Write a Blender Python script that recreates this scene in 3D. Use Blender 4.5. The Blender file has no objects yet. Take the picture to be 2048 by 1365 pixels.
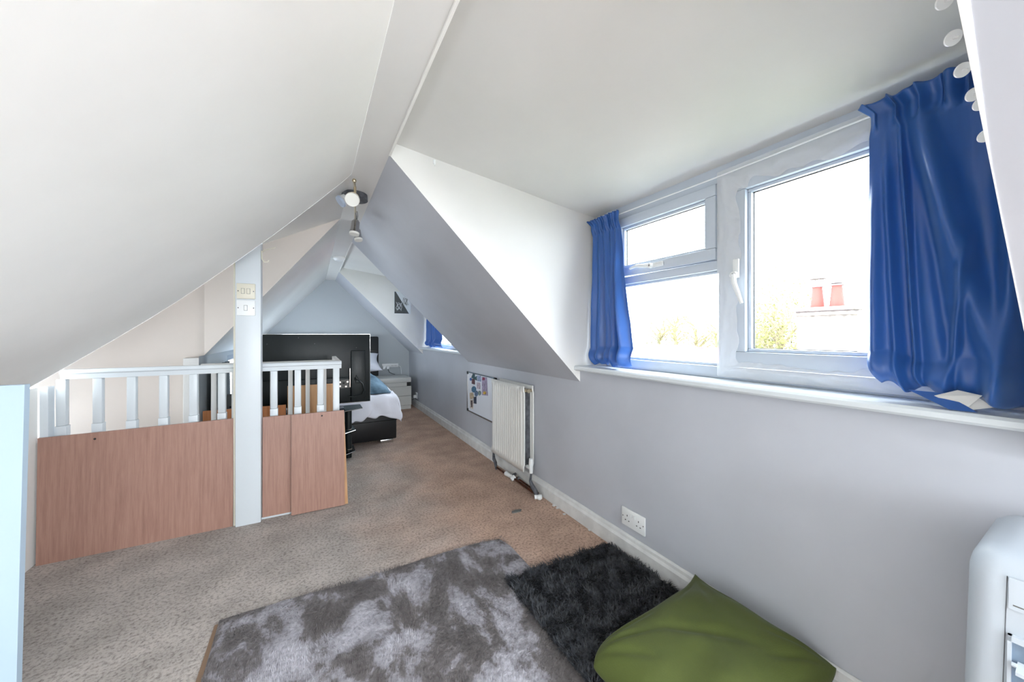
import bpy, bmesh, math, random
import numpy as np
from mathutils import Vector, Matrix, noise
random.seed(7); rng = np.random.default_rng(7)
C = bpy.context.scene.collection
scn = bpy.context.scene
# ---------------------------------------------------------------- camera, sky, daylight, exposure
F_PX = 730.0
YAW = math.atan(400/F_PX)
cam = bpy.data.cameras.new('camera'); camo = bpy.data.objects.new('camera', cam); C.objects.link(camo)
camo.location = (0, 0, 1.1); camo.rotation_euler = (math.pi/2, 0, -YAW)
cam.sensor_width = 36; cam.lens = F_PX/2048*36; cam.clip_start = 0.02; cam.clip_end = 400
cam.shift_y = -(682.5-669)/2048
scn.camera = camo
w = bpy.data.worlds.new('sky'); scn.world = w; w.use_nodes = True
w.node_tree.nodes['Background'].inputs[0].default_value = (0.84, 0.93, 1.0, 1)
w.node_tree.nodes['Background'].inputs[1].default_value = 8.6
def portal(name, loc, rot, sx, sy):
    l = bpy.data.lights.new(name, 'AREA'); l.shape = 'RECTANGLE'; l.size = sx; l.size_y = sy
    l.cycles.is_portal = True
    o = bpy.data.objects.new(name, l); C.objects.link(o); o.location = loc; o.rotation_euler = rot
PI = math.pi
portal('daylight_portal', (1.60, 0.9, 1.36), (0, PI/2, 0), 0.95, 1.6)
portal('daylight_portal', (1.60, 4.32, 1.36), (0, PI/2, 0), 0.95, 1.7)
portal('daylight_portal', (0.0, -2.86, 1.1), (PI/2, 0, 0), 1.6, 1.2)
portal('daylight_portal', (.78, -1.35, 1.43), (0, PI/4, 0), 1.05, 1.7)
portal('daylight_portal', (-.76, 4.95, .6), (0, -PI/2, 0), .55, 1.2)
portal('daylight_portal', (-1.96, 3.05, 0.55), (0, -PI/2, 0), .6, 0.8)
fill = bpy.data.lights.new('fill_light', 'POINT'); fill.energy = 60; fill.color = (.97, .98, 1.0); fill.shadow_soft_size = .12  # bodiless fill light added behind the camera to brighten the room
lo = bpy.data.objects.new('fill_light', fill); C.objects.link(lo); lo.location = (1.17, -1.30, .98)
scn.view_settings.view_transform = 'Standard'; scn.view_settings.look = 'None'
scn.view_settings.gamma = 1; scn.view_settings.use_curve_mapping = False
scn.view_settings.exposure = 0.88

# ---------------------------------------------------------------- helpers
def S(c):
    return tuple(((x/255)/12.92 if x/255 <= .04045 else ((x/255+.055)/1.055)**2.4) for x in c) + (1,)
def mat(name, col, rough=.6, metal=0, bump=0, bscale=40, var=0, vscale=6, col2=None, spec=None, coords='Object', stretch=None, trans=0, sheen=0, alpha=1, detail=4):
    m = bpy.data.materials.new(name); m.use_nodes = True
    nt = m.node_tree; b = nt.nodes['Principled BSDF']
    b.inputs['Base Color'].default_value = S(col); b.inputs['Roughness'].default_value = rough
    b.inputs['Metallic'].default_value = metal
    if spec is not None: b.inputs['Specular IOR Level'].default_value = spec
    if trans: b.inputs['Transmission Weight'].default_value = trans
    if sheen: b.inputs['Sheen Weight'].default_value = sheen; b.inputs['Sheen Roughness'].default_value = .4
    tc = nt.nodes.new('ShaderNodeTexCoord'); mp = nt.nodes.new('ShaderNodeMapping')
    nt.links.new(tc.outputs[coords], mp.inputs[0])
    if stretch: mp.inputs['Scale'].default_value = stretch
    if var or col2:
        n = nt.nodes.new('ShaderNodeTexNoise'); n.inputs['Scale'].default_value = vscale; n.inputs['Detail'].default_value = detail
        nt.links.new(mp.outputs[0], n.inputs[0])
        r = nt.nodes.new('ShaderNodeValToRGB')
        r.color_ramp.elements[0].position = .38; r.color_ramp.elements[1].position = .62
        c2 = col2 or tuple(max(0, x*(1-var)) for x in col)
        r.color_ramp.elements[0].color = S(c2); r.color_ramp.elements[1].color = S(col)
        nt.links.new(n.outputs[0], r.inputs[0]); nt.links.new(r.outputs[0], b.inputs['Base Color'])
    if bump:
        n = nt.nodes.new('ShaderNodeTexNoise'); n.inputs['Scale'].default_value = bscale; n.inputs['Detail'].default_value = 3
        nt.links.new(mp.outputs[0], n.inputs[0])
        bp = nt.nodes.new('ShaderNodeBump'); bp.inputs['Strength'].default_value = bump; bp.inputs['Distance'].default_value = .01
        nt.links.new(n.outputs[0], bp.inputs['Height']); nt.links.new(bp.outputs[0], b.inputs['Normal'])
    return m
M = {}
M['white'] = mat('plaster_white', (243, 242, 238), .55, bump=.12, bscale=9, var=.02, vscale=2)
M['cream'] = mat('plaster_cream', (226, 225, 222), .6, bump=.12, bscale=12, var=.02, vscale=2)
M['grey'] = mat('plaster_grey', (192, 195, 203), .45, bump=.10, bscale=14, var=.03, vscale=2.2)
M['pink'] = mat('plaster_pink', (212, 202, 194), .6, bump=.10, bscale=12, col2=(206, 197, 189), vscale=1.6)
M['gable'] = mat('plaster_gable', (186, 192, 196), .6, bump=.08, bscale=12)
M['gloss'] = mat('gloss_white_paint', (216, 222, 226), .3, bump=.06, bscale=30)
M['skirt'] = mat('skirting_paint', (226, 227, 226), .4, bump=.15, bscale=40, var=.06, vscale=14)
M['upvc'] = mat('white_upvc', (200, 209, 221), .25)
M['plastic'] = mat('white_plastic', (238, 240, 240), .3)
M['creamplastic'] = mat('cream_plastic', (222, 217, 200), .35)
M['rad'] = mat('radiator_enamel', (232, 232, 228), .35)
M['dark'] = mat('dark_gap', (22, 22, 24), .6)
M['black'] = mat('black_plastic', (18, 27, 29), .4, spec=.4)
M['blackgloss'] = mat('black_gloss', (6, 14, 15), .12)
M['leather'] = mat('black_leather', (12, 14, 17), .42, bump=.1, bscale=90)
M['chrome'] = mat('chrome', (200, 200, 200), .15, 1)
M['nickel'] = mat('brushed_brass_nickel', (205, 192, 165), .3, 1)
M['copper'] = mat('copper_pipe', (120, 70, 50), .4, .8, var=.3, vscale=30)
M['cooler'] = mat('cooler_plastic', (196, 205, 214), .35)
M['recess'] = mat('cooler_recess', (120, 138, 158), .5)
M['oldmetal'] = mat('grey_painted_pipe', (96, 98, 104), .6, var=.3, vscale=30)
M['board'] = mat('whiteboard', (228, 232, 240), .2)
M['greycloth'] = mat('grey_cloth', (104, 110, 112), .8, bump=.1)
M['greybox'] = mat('grey_box', (108, 108, 106), .6)
M['lino'] = mat('green_velvet', (76, 86, 30), .8, var=.07, vscale=7, bump=.12, bscale=240, sheen=.08)
M['duvetblue'] = mat('duvet_blue', (120, 150, 172), .8, bump=.3, bscale=8, col2=(66, 92, 110), vscale=6)
M['sheet'] = mat('white_sheet', (232, 234, 244), .8, bump=.3, bscale=14)
M['drawer'] = mat('drawer_white', (206, 206, 202), .4)
M['lens'] = mat('frosted_lens', (236, 236, 230), .35)
M['bluelens'] = mat('bluish_lens', (190, 205, 226), .3)
M['brick'] = mat('chimney_brick', (122, 112, 104), .9, var=.3, vscale=9)
M['pot'] = mat('terracotta', (134, 50, 42), .8)
M['metalcowl'] = mat('cowl_metal', (96, 84, 84), .6)
M['redroof'] = mat('red_roof', (122, 74, 78), .9, var=.2, vscale=4)
M['render'] = mat('house_render', (190, 180, 170), .9)
M['bark'] = mat('bark', (140, 128, 104), .9)
M['ground'] = mat('ground', (120, 124, 96), 1, var=.2, vscale=.3)
for i, c in enumerate([(104, 104, 52), (120, 98, 52), (84, 94, 60)]): M['leaf%d' % i] = mat('leaves', c, .9)

def woodmat(name, a, b, c):
    m = bpy.data.materials.new(name); m.use_nodes = True; nt = m.node_tree; p = nt.nodes['Principled BSDF']
    p.inputs['Roughness'].default_value = .42
    tc = nt.nodes.new('ShaderNodeTexCoord'); mp = nt.nodes.new('ShaderNodeMapping'); mp.inputs['Scale'].default_value = (42, 42, .8)
    n = nt.nodes.new('ShaderNodeTexNoise'); n.inputs['Scale'].default_value = 2.2; n.inputs['Detail'].default_value = 7; n.inputs['Roughness'].default_value = .7
    r = nt.nodes.new('ShaderNodeValToRGB'); e = r.color_ramp.elements
    e[0].position = .3; e[0].color = S(a); e[1].position = .72; e[1].color = S(c); k = e.new(.5); k.color = S(b)
    nt.links.new(tc.outputs['Object'], mp.inputs[0]); nt.links.new(mp.outputs[0], n.inputs[0]); nt.links.new(n.outputs[0], r.inputs[0]); nt.links.new(r.outputs[0], p.inputs['Base Color'])
    bp = nt.nodes.new('ShaderNodeBump'); bp.inputs['Strength'].default_value = .08; bp.inputs['Distance'].default_value = .003
    nt.links.new(n.outputs[0], bp.inputs['Height']); nt.links.new(bp.outputs[0], p.inputs['Normal'])
    return m
M['wood'] = woodmat('teak_veneer', (148, 110, 96), (164, 125, 110), (176, 138, 122))
M['orange'] = woodmat('orange_wood', (196, 124, 76), (214, 142, 92), (224, 156, 106))
M['pine'] = woodmat('pale_ply', (186, 138, 92), (202, 156, 110), (214, 170, 126))

def carpetmat():
    m = bpy.data.materials.new('beige_carpet'); m.use_nodes = True; nt = m.node_tree; p = nt.nodes['Principled BSDF']
    p.inputs['Roughness'].default_value = 1; p.inputs['Specular IOR Level'].default_value = .1
    L = nt.links.new
    tc = nt.nodes.new('ShaderNodeTexCoord')
    # warm-brown lane by the right hand wall, greyer elsewhere: mixed light put into the colour
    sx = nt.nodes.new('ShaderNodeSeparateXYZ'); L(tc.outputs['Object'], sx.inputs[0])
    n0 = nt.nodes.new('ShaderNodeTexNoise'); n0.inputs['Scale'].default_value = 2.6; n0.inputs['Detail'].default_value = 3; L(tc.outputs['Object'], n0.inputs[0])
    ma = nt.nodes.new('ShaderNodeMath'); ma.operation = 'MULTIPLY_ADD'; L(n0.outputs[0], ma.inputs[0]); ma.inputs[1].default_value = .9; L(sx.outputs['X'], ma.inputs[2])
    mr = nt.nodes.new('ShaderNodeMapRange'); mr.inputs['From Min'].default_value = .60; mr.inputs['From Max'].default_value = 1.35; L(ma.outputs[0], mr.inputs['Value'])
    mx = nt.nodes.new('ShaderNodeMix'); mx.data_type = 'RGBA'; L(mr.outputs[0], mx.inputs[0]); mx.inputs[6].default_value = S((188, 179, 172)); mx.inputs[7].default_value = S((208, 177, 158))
    n1 = nt.nodes.new('ShaderNodeTexNoise'); n1.inputs['Scale'].default_value = 80; n1.inputs['Detail'].default_value = 4; n1.inputs['Roughness'].default_value = .7; L(tc.outputs['Object'], n1.inputs[0])
    r = nt.nodes.new('ShaderNodeValToRGB'); e = r.color_ramp.elements; e[0].position = .30; e[0].color = (.26, .25, .24, 1); e[1].position = .53; e[1].color = (1, 1, 1, 1)
    L(n1.outputs[0], r.inputs[0])
    n3 = nt.nodes.new('ShaderNodeTexNoise'); n3.inputs['Scale'].default_value = 5; n3.inputs['Detail'].default_value = 4; L(tc.outputs['Object'], n3.inputs[0])
    r3 = nt.nodes.new('ShaderNodeValToRGB'); e = r3.color_ramp.elements; e[0].position = .35; e[0].color = (.80, .80, .80, 1); e[1].position = .65; e[1].color = (1.06, 1.06, 1.06, 1); L(n3.outputs[0], r3.inputs[0])
    m2 = nt.nodes.new('ShaderNodeMix'); m2.data_type = 'RGBA'; m2.blend_type = 'MULTIPLY'; m2.inputs[0].default_value = .8; L(mx.outputs[2], m2.inputs[6]); L(r.outputs[0], m2.inputs[7])
    m3 = nt.nodes.new('ShaderNodeMix'); m3.data_type = 'RGBA'; m3.blend_type = 'MULTIPLY'; m3.inputs[0].default_value = 1; L(m2.outputs[2], m3.inputs[6]); L(r3.outputs[0], m3.inputs[7])
    L(m3.outputs[2], p.inputs['Base Color'])
    bp = nt.nodes.new('ShaderNodeBump'); bp.inputs['Strength'].default_value = .9; bp.inputs['Distance'].default_value = .006; L(n1.outputs[0], bp.inputs['Height']); L(bp.outputs[0], p.inputs['Normal'])
    return m
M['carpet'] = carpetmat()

def rugmat():
    m = bpy.data.materials.new('grey_plush'); m.use_nodes = True; nt = m.node_tree; p = nt.nodes['Principled BSDF']; L = nt.links.new
    p.inputs['Roughness'].default_value = .85; p.inputs['Sheen Weight'].default_value = .1
    tc = nt.nodes.new('ShaderNodeTexCoord'); mp = nt.nodes.new('ShaderNodeMapping'); mp.inputs['Scale'].default_value = (1, .62, 0); mp.inputs['Rotation'].default_value = (0, 0, .35); L(tc.outputs['Object'], mp.inputs[0])
    n = nt.nodes.new('ShaderNodeTexNoise'); n.inputs['Scale'].default_value = 4.4; n.inputs['Detail'].default_value = 9; n.inputs['Roughness'].default_value = .66; n.inputs['Distortion'].default_value = .35; L(mp.outputs[0], n.inputs[0])
    r = nt.nodes.new('ShaderNodeValToRGB'); e = r.color_ramp.elements
    e[0].position = .42; e[0].color = S((92, 86, 85)); e[1].position = .60; e[1].color = S((184, 181, 188))  # sheen of the brushed pile put into the colour as patches
    k = e.new(.49); k.color = S((114, 108, 108)); k = e.new(.515); k.color = S((146, 142, 147))
    L(n.outputs[0], r.inputs[0]); 
    n1 = nt.nodes.new('ShaderNodeTexNoise'); n1.inputs['Scale'].default_value = 70; n1.inputs['Detail'].default_value = 3; L(tc.outputs['Object'], n1.inputs[0])
    r1 = nt.nodes.new('ShaderNodeValToRGB'); e = r1.color_ramp.elements; e[0].position = .32; e[0].color = (.62, .62, .62, 1); e[1].position = .55; e[1].color = (1, 1, 1, 1); L(n1.outputs[0], r1.inputs[0])
    m2 = nt.nodes.new('ShaderNodeMix'); m2.data_type = 'RGBA'; m2.blend_type = 'MULTIPLY'; m2.inputs[0].default_value = .8; L(r.outputs[0], m2.inputs[6]); L(r1.outputs[0], m2.inputs[7]); L(m2.outputs[2], p.inputs['Base Color'])
    bp = nt.nodes.new('ShaderNodeBump'); bp.inputs['Strength'].default_value = .7; bp.inputs['Distance'].default_value = .008; L(n1.outputs[0], bp.inputs['Height']); L(bp.outputs[0], p.inputs['Normal'])
    return m
M['plush'] = rugmat()
M['shag'] = mat('black_shag', (62, 65, 71), .5, col2=(20, 21, 25), vscale=75, spec=.5)
M['shagback'] = mat('black_backing', (16, 17, 19), .9)
M['brownback'] = mat('rug_edge', (128, 104, 84), .9)

def satinmat():
    m = bpy.data.materials.new('blue_satin'); m.use_nodes = True; nt = m.node_tree; p = nt.nodes['Principled BSDF']; L = nt.links.new
    p.inputs['Base Color'].default_value = S((50, 98, 172)); p.inputs['Roughness'].default_value = .33; p.inputs['Specular IOR Level'].default_value = .6
    p.inputs['Sheen Weight'].default_value = .35; p.inputs['Sheen Roughness'].default_value = .35; p.inputs['Sheen Tint'].default_value = (.4, .65, 1, 1)
    tr = nt.nodes.new('ShaderNodeBsdfTranslucent'); tr.inputs[0].default_value = S((50, 110, 205))
    mx = nt.nodes.new('ShaderNodeMixShader'); mx.inputs[0].default_value = .10
    L(p.outputs[0], mx.inputs[1]); L(tr.outputs[0], mx.inputs[2]); L(mx.outputs[0], nt.nodes['Material Output'].inputs[0])
    n = nt.nodes.new('ShaderNodeTexNoise'); n.inputs['Scale'].default_value = 500; bp = nt.nodes.new('ShaderNodeBump'); bp.inputs['Strength'].default_value = .05; bp.inputs['Distance'].default_value = .002
    L(n.outputs[0], bp.inputs['Height']); L(bp.outputs[0], p.inputs['Normal'])
    return m
M['satin'] = satinmat()
def seethrough(name, fac, col, glossy=False, rough=.02):
    m = bpy.data.materials.new(name); m.use_nodes = True; nt = m.node_tree; L = nt.links.new; nt.nodes.remove(nt.nodes['Principled BSDF'])
    t = nt.nodes.new('ShaderNodeBsdfTransparent')
    if glossy: g = nt.nodes.new('ShaderNodeBsdfGlossy'); g.inputs['Roughness'].default_value = rough; g.inputs[0].default_value = col
    else: g = nt.nodes.new('ShaderNodeBsdfPrincipled'); g.inputs['Base Color'].default_value = col; g.inputs['Roughness'].default_value = .5
    mx = nt.nodes.new('ShaderNodeMixShader'); mx.inputs[0].default_value = fac
    L(t.outputs[0], mx.inputs[1]); L(g.outputs[0], mx.inputs[2]); L(mx.outputs[0], nt.nodes['Material Output'].inputs[0])
    return m
M['glass'] = seethrough('window_glass', .05, (1, 1, 1, 1), True)
M['film'] = seethrough('white_film', .5, (.92, .94, .97, 1))
M['tvglass'] = seethrough('smoked_glass', .72, (.02, .05, .06, 1))

def mesh_obj(name, verts, faces, m, parent=None, smooth=False, loc=None):
    me = bpy.data.meshes.new(name); me.from_pydata([tuple(v) for v in verts], [], faces)
    me.materials.append(m if not isinstance(m, str) else M[m])
    if smooth: me.polygons.foreach_set('use_smooth', [True]*len(me.polygons))
    me.update(); o = bpy.data.objects.new(name, me); C.objects.link(o)
    if parent: o.parent = parent
    if loc: o.location = loc
    return o
class MB:
    def __init__(s): s.b = bmesh.new()
    def box(s, x0, x1, y0, y1, z0, z1, bev=0, mtx=None):
        r = bmesh.ops.create_cube(s.b, size=1); vs = r['verts']
        bmesh.ops.scale(s.b, verts=vs, vec=(x1-x0, y1-y0, z1-z0)); bmesh.ops.translate(s.b, verts=vs, vec=((x0+x1)/2, (y0+y1)/2, (z0+z1)/2))
        if bev:
            es = list({e for v in vs for e in v.link_edges})
            r2 = bmesh.ops.bevel(s.b, geom=es, offset=bev, segments=2, affect='EDGES', profile=.5); 
            if mtx: vs = list({v for f in r2['faces'] for v in f.verts} | {v for v in vs if v.is_valid})
        if mtx: bmesh.ops.transform(s.b, matrix=mtx, verts=vs)
        return s
    def cone(s, p0, p1, r0, r1=None, seg=16, caps=True):
        r1 = r0 if r1 is None else r1
        p0, p1 = Vector(p0), Vector(p1); d = p1-p0; 
        r = bmesh.ops.create_cone(s.b, cap_ends=caps, segments=seg, radius1=r0, radius2=max(r1, 1e-4), depth=d.length)
        q = d.to_track_quat('Z', 'Y').to_matrix().to_4x4(); q.translation = (p0+p1)/2
        bmesh.ops.transform(s.b, matrix=q, verts=r['verts']); return s
    def ball(s, c, r, sc=(1, 1, 1), u=14, v=10):
        k = bmesh.ops.create_uvsphere(s.b, u_segments=u, v_segments=v, radius=r)['verts']
        bmesh.ops.scale(s.b, verts=k, vec=sc); bmesh.ops.translate(s.b, verts=k, vec=c); return s
    def tube(s, pts, r, seg=8):
        pts = [Vector(p) for p in pts]; rings = []
        for i, p in enumerate(pts):
            d = (pts[min(i+1, len(pts)-1)]-pts[max(i-1, 0)]).normalized()
            a = d.orthogonal().normalized() if i == 0 else (a-d*a.dot(d)).normalized()
            b2 = d.cross(a); rr = r[i] if isinstance(r, (list, tuple)) else r
            rings.append([s.b.verts.new(p+a*math.cos(2*PI*k/seg)*rr+b2*math.sin(2*PI*k/seg)*rr) for k in range(seg)])
        for i in range(len(rings)-1):
            for k in range(seg): s.b.faces.new((rings[i][k], rings[i][(k+1) % seg], rings[i+1][(k+1) % seg], rings[i+1][k]))
        s.b.faces.new(rings[0][::-1]); s.b.faces.new(rings[-1]); return s
    def poly(s, pts, t, n):      # extruded polygon
        n = Vector(n).normalized()*t
        a = [s.b.verts.new(Vector(p)) for p in pts]; b2 = [s.b.verts.new(Vector(p)+n) for p in pts]
        s.b.faces.new(a[::-1]); s.b.faces.new(b2)
        for i in range(len(pts)): s.b.faces.new((a[i], a[(i+1) % len(a)], b2[(i+1) % len(a)], b2[i]))
        return s
    def build(s, name, m, parent=None, smooth=False, flat_ang=.6):
        bmesh.ops.recalc_face_normals(s.b, faces=s.b.faces)
        me = bpy.data.meshes.new(name); s.b.to_mesh(me); s.b.free(); me.materials.append(m if not isinstance(m, str) else M[m])
        if smooth: me.shade_smooth() if False else me.polygons.foreach_set('use_smooth', [True]*len(me.polygons)); me.set_sharp_from_angle(angle=flat_ang)
        o = bpy.data.objects.new(name, me); C.objects.link(o)
        if parent: o.parent = parent; o.matrix_parent_inverse = Matrix.Translation(-parent.location) if parent.type == 'EMPTY' else Matrix.Identity(4)
        return o
def tag(o, label, cat=None, group=None, kind=None):
    o['label'] = label
    if cat: o['category'] = cat
    if group: o['group'] = group
    if kind: o['kind'] = kind
    return o
def thing(name, loc, label, cat, group=None):
    o = bpy.data.objects.new(name, None); C.objects.link(o); o.location = loc; o.empty_display_size = .05
    return tag(o, label, cat, group)
def struct(o, label=None):
    o['kind'] = 'structure'
    if label: o['label'] = label
    return o
# camera-space helper: point of the real plane n.p = d seen at a pixel of the photograph
_s, _c = math.sin(YAW), math.cos(YAW)
def at(px, py, n, d):
    r = (px-1024)/F_PX; R = (_s+r*_c, _c-r*_s, -(py-669)/F_PX)
    k = (d-n[2]*1.1)/(n[0]*R[0]+n[1]*R[1]+n[2]*R[2]); return Vector((k*R[0], k*R[1], 1.1+k*R[2]))

# ---------------------------------------------------------------- room shell
W = 1.39; RZ = 1.905; XS = .305; XL = .174; YB = -2.8; YG = 6.04
D1 = (.13, 1.70); D2 = (3.46, 5.19)
def slopeR(x): return 2.21-x
def quad(name, pts, m, lab=None, kind=True):
    o = mesh_obj(name, pts, [tuple(range(len(pts)))], m)
    if kind: struct(o, lab)
    return o
# floor with stairwell opening
fl = []
ff = []
def addq(x0, x1, y0, y1, z=0):
    i = len(fl); fl.extend([(x0, y0, z), (x1, y0, z), (x1, y1, z), (x0, y1, z)]); ff.append((i, i+1, i+2, i+3))
addq(-1.16, W, YB, 2.64); addq(.15, W, 2.64, 3.32); addq(-.76, W, 3.32, YG)
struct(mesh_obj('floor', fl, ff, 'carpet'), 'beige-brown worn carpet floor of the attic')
# right side
v, f_ = [], []
def q4(a, b, c, d):
    i = len(v); v.extend([a, b, c, d]); f_.append((i, i+1, i+2, i+3))
kz = slopeR(W)
for y0, y1, z1 in ((YB, D1[0], kz), (D1[0], D1[1], .9), (D1[1], D2[0], kz), (D2[0], D2[1], .9), (D2[1], YG, kz)):
    q4((W, y0, 0), (W, y1, 0), (W, y1, z1), (W, y0, z1))
for d0, d1 in (D1, D2):
    q4((W, d0, .89), (1.56, d0, .89), (1.56, d1, .89), (W, d1, .89))
struct(mesh_obj('wall_right', v, f_, 'grey'), 'pale grey low wall under the windows')
v, f_ = [], []
KY0, KY1, KX0, KX1 = -2.2, -.5, .42, 1.16
sl = lambda x, y: (x, y, slopeR(x))
q4(sl(KX1, KY0), sl(KX1, KY1), sl(W, KY1), sl(W, KY0)); q4(sl(XS, KY0), sl(XS, KY1), sl(KX0, KY1), sl(KX0, KY0))
for y0, y1 in ((YB, KY0), (KY1, D1[0]), (D1[1], D2[0]), (D2[1], YG)):
    q4((W, y0, kz), (W, y1, kz), (XS, y1, RZ), (XS, y0, RZ))
struct(mesh_obj('ceiling', v, f_, 'grey'), 'grey sloping ceiling on the window side')
v, f_ = [], []
q4((XL, YB, RZ), (XL, YG, RZ), (XS, YG, RZ), (XS, YB, RZ))
struct(mesh_obj('ceiling', v, f_, 'cream'), 'narrow flat strip along the ridge')
CZ0, CZ1, XW = 1.965, 1.805, 1.50
for d0, d1 in (D1, D2):
    v, f_ = [], []
    n = 24
    for i in range(n):
        for j in range(n): pass
    # gently uneven plaster ceiling
    vs = []; NX, NY = 14, 20
    for i in range(NX+1):
        for j in range(NY+1):
            x = XS+(1.62-XS)*i/NX; y = d0-.012+(d1-d0+.024)*j/NY
            z = CZ0+(CZ1-CZ0)*(x-XS)/(XW-XS)+.004*noise.noise(Vector((x*2.5, y*2.5, d0)))
            vs.append((x, y, z))
    fs = [(i*(NY+1)+j, i*(NY+1)+j+1, (i+1)*(NY+1)+j+1, (i+1)*(NY+1)+j) for i in range(NX) for j in range(NY)]
    struct(mesh_obj('ceiling', vs, fs, 'cream', smooth=True), 'off-white dormer ceiling')
    q4((XS, d0, RZ), (XS, d1, RZ), (XS, d1, CZ0), (XS, d0, CZ0))
    struct(mesh_obj('trim_1', v, f_, 'white'), 'plaster step at the ridge')
    mb = MB(); mb.box(XS-.004, XS+.006, d0, d1, RZ-.006, RZ+.004, .002)
    struct(mb.build('trim_2', 'white'), 'thin plaster bead along the ridge edge')
    # cheeks
    for yy in (d0, d1):
        pts = [(XS, yy, RZ), (XS, yy, CZ0+.012), (1.62, yy, .012+CZ0+(CZ1-CZ0)*(1.62-XS)/(XW-XS)), (1.62, yy, .89), (W, yy, .89), (W, yy, kz)]
        struct(mesh_obj('wall_dormer', pts, [tuple(range(6))], 'cream'), 'triangular dormer side wall')
mb = MB(); n_ = (1, 0, 1)
for xa, xb, ya, yb in ((KX0, KX0+.04, KY0, KY1), (KX1-.04, KX1, KY0, KY1), (KX0, KX1, KY0, KY0+.06), (KX0, KX1, KY1-.06, KY1)): mb.poly([sl(xa, ya), sl(xb, ya), sl(xb, yb), sl(xa, yb)], .06, n_)
wo = struct(mb.build('added_window_5', 'upvc'), 'added roof window behind the camera for more daylight'); MB().poly([(x+.02, y, z+.02) for x, y, z in (sl(KX0, KY0), sl(KX1, KY0), sl(KX1, KY1), sl(KX0, KY1))], .004, n_).build('pane', 'glass', wo)  # unseen roof window, added to throw daylight on the left slope
# left near slope with curved cut end
edge = [(-1.16, 2.56), (-1.02, 2.565), (-.887, 2.565), (-.742, 2.555), (-.627, 2.525), (-.499, 2.475), (-.346, 2.395), (-.218, 2.32), (-.078, 2.22), (.036, 2.13), (.147, 2.03), (.174, 1.99)]
def zl(x): return .843+.796*(x+1.16)
def zc_(x): return RZ-.32*(XL-x)
v, f_ = [], []
NR = 24
for x, ye in edge:
    for j in range(NR+1):
        y = YB+(ye-YB)*j/NR
        v.append((x, y, zl(x)+(.004*noise.noise(Vector((x*2, y*2, 3))) if 0 < j < NR and -1.1 < x < .1 else 0)))
for i in range(len(edge)-1):
    for j in range(NR): a = i*(NR+1)+j; f_.append((a, a+1, a+NR+2, a+NR+1))
struct(mesh_obj('ceiling', v, f_, 'white', smooth=True), 'big white sloping ceiling on the stair side')
v = []; f_ = []
for x, ye in edge: v += [(x, ye+.001, zl(x)), (x, ye+.001, max(zc_(x), zl(x)+.001))]
for i in range(len(edge)-1): f_.append((2*i, 2*i+1, 2*i+3, 2*i+2))
struct(mesh_obj('wall_stair_near', v, f_, 'cream'), 'plaster edge above the banister')
# left knee wall
struct(quad('wall_left', [(-1.16, YB, 0), (-1.16, 2.64, 0), (-1.16, 2.64, .843), (-1.16, YB, .843)], 'white', kind=False), 'white low wall on the left')
# stair side: dormer style ceiling, walls
XO = -1.9
quad('ceiling', [(XL, 1.99, RZ), (XL, 3.0, RZ), (XL-.001, 3.6, RZ), (XO, 3.6, zc_(XO)), (XO, 1.99, zc_(XO))], 'cream', 'ceiling over the stairwell')
def zfar(x): return RZ-1.1*(XL-x)
xs = -.70
v = [(XL, 2.80, RZ), (XL, 2.80, RZ+.0005), (xs, 3.47, zc_(xs)), (xs, 3.47, zfar(xs)), (XO, 3.47, zc_(XO)), (XO, 3.47, -1.6), (xs, 3.47, -1.6)]
struct(mesh_obj('wall_stair_far', v, [(0, 2, 3), (2, 4, 5, 6, 3)], 'pink'), 'pale pink stairwell wall')
pts = []
quad('wall_stair_outer', [(XO, 2.64, zc_(XO)), (XO, 3.47, zc_(XO)), (XO, 3.47, .85), (XO, 2.64, .85)], 'pink', 'outer stair wall above the added window')
quad('wall_stair_outer', [(XO, 2.64, .25), (XO, 3.47, .25), (XO, 3.47, -1.6), (XO, 2.64, -1.6)], 'pink', 'outer stair wall below the added window')
mb = MB(); 
for a in ((2.64, 2.70, .25, .85), (3.41, 3.47, .25, .85), (2.70, 3.41, .25, .31), (2.70, 3.41, .79, .85), (3.03, 3.07, .31, .79)): mb.box(XO-.06, XO, *a)
wo = struct(mb.build('added_window_3', 'upvc'), 'added stair window frame out of view'); g = MB().box(XO-.035, XO-.03, 2.70, 3.41, .31, .79).build('pane', 'glass', wo)  # unseen window added to let light into the stairwell
quad('wall_stair_front', [(XO, 2.64, -1.6), (XO, 2.64, zc_(XO)), (-1.16, 2.64, zc_(-1.16)), (-1.16, 2.64, -1.6)], 'pink', 'stairwell wall by the low wall')
quad('wall_stair_front', [(-1.16, 2.64, -1.6), (-1.16, 2.64, 0), (.15, 2.64, 0), (.15, 2.64, -1.6)], 'pink', 'stairwell wall under the banister')
quad('wall_stair_end', [(.15, 2.64, -1.6), (.15, 2.64, 0), (.15, 3.32, 0), (.15, 3.32, -1.6)], 'pink', 'end wall of the stairwell')
quad('wall_stair_back', [(xs, 3.32, -1.6), (xs, 3.32, 0), (.15, 3.32, 0), (.15, 3.32, -1.6)], 'pink', 'stairwell wall under the rear banister')
quad('wall_stair_back', [(xs, 3.32, -1.6), (xs, 3.32, 0), (xs, 3.47, 0), (xs, 3.47, -1.6)], 'pink', 'short return of the stairwell')
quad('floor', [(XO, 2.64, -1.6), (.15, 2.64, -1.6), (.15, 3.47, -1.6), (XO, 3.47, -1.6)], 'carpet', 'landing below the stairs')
mb = MB()
for i in range(7): mb.box(.15-.24*(i+1), .15-.24*i, 2.645, 3.315, -1.598, -.2*(i+1))
struct(mb.build('floor_stairs', 'carpet'), 'carpeted stairs going down to the left')
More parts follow.
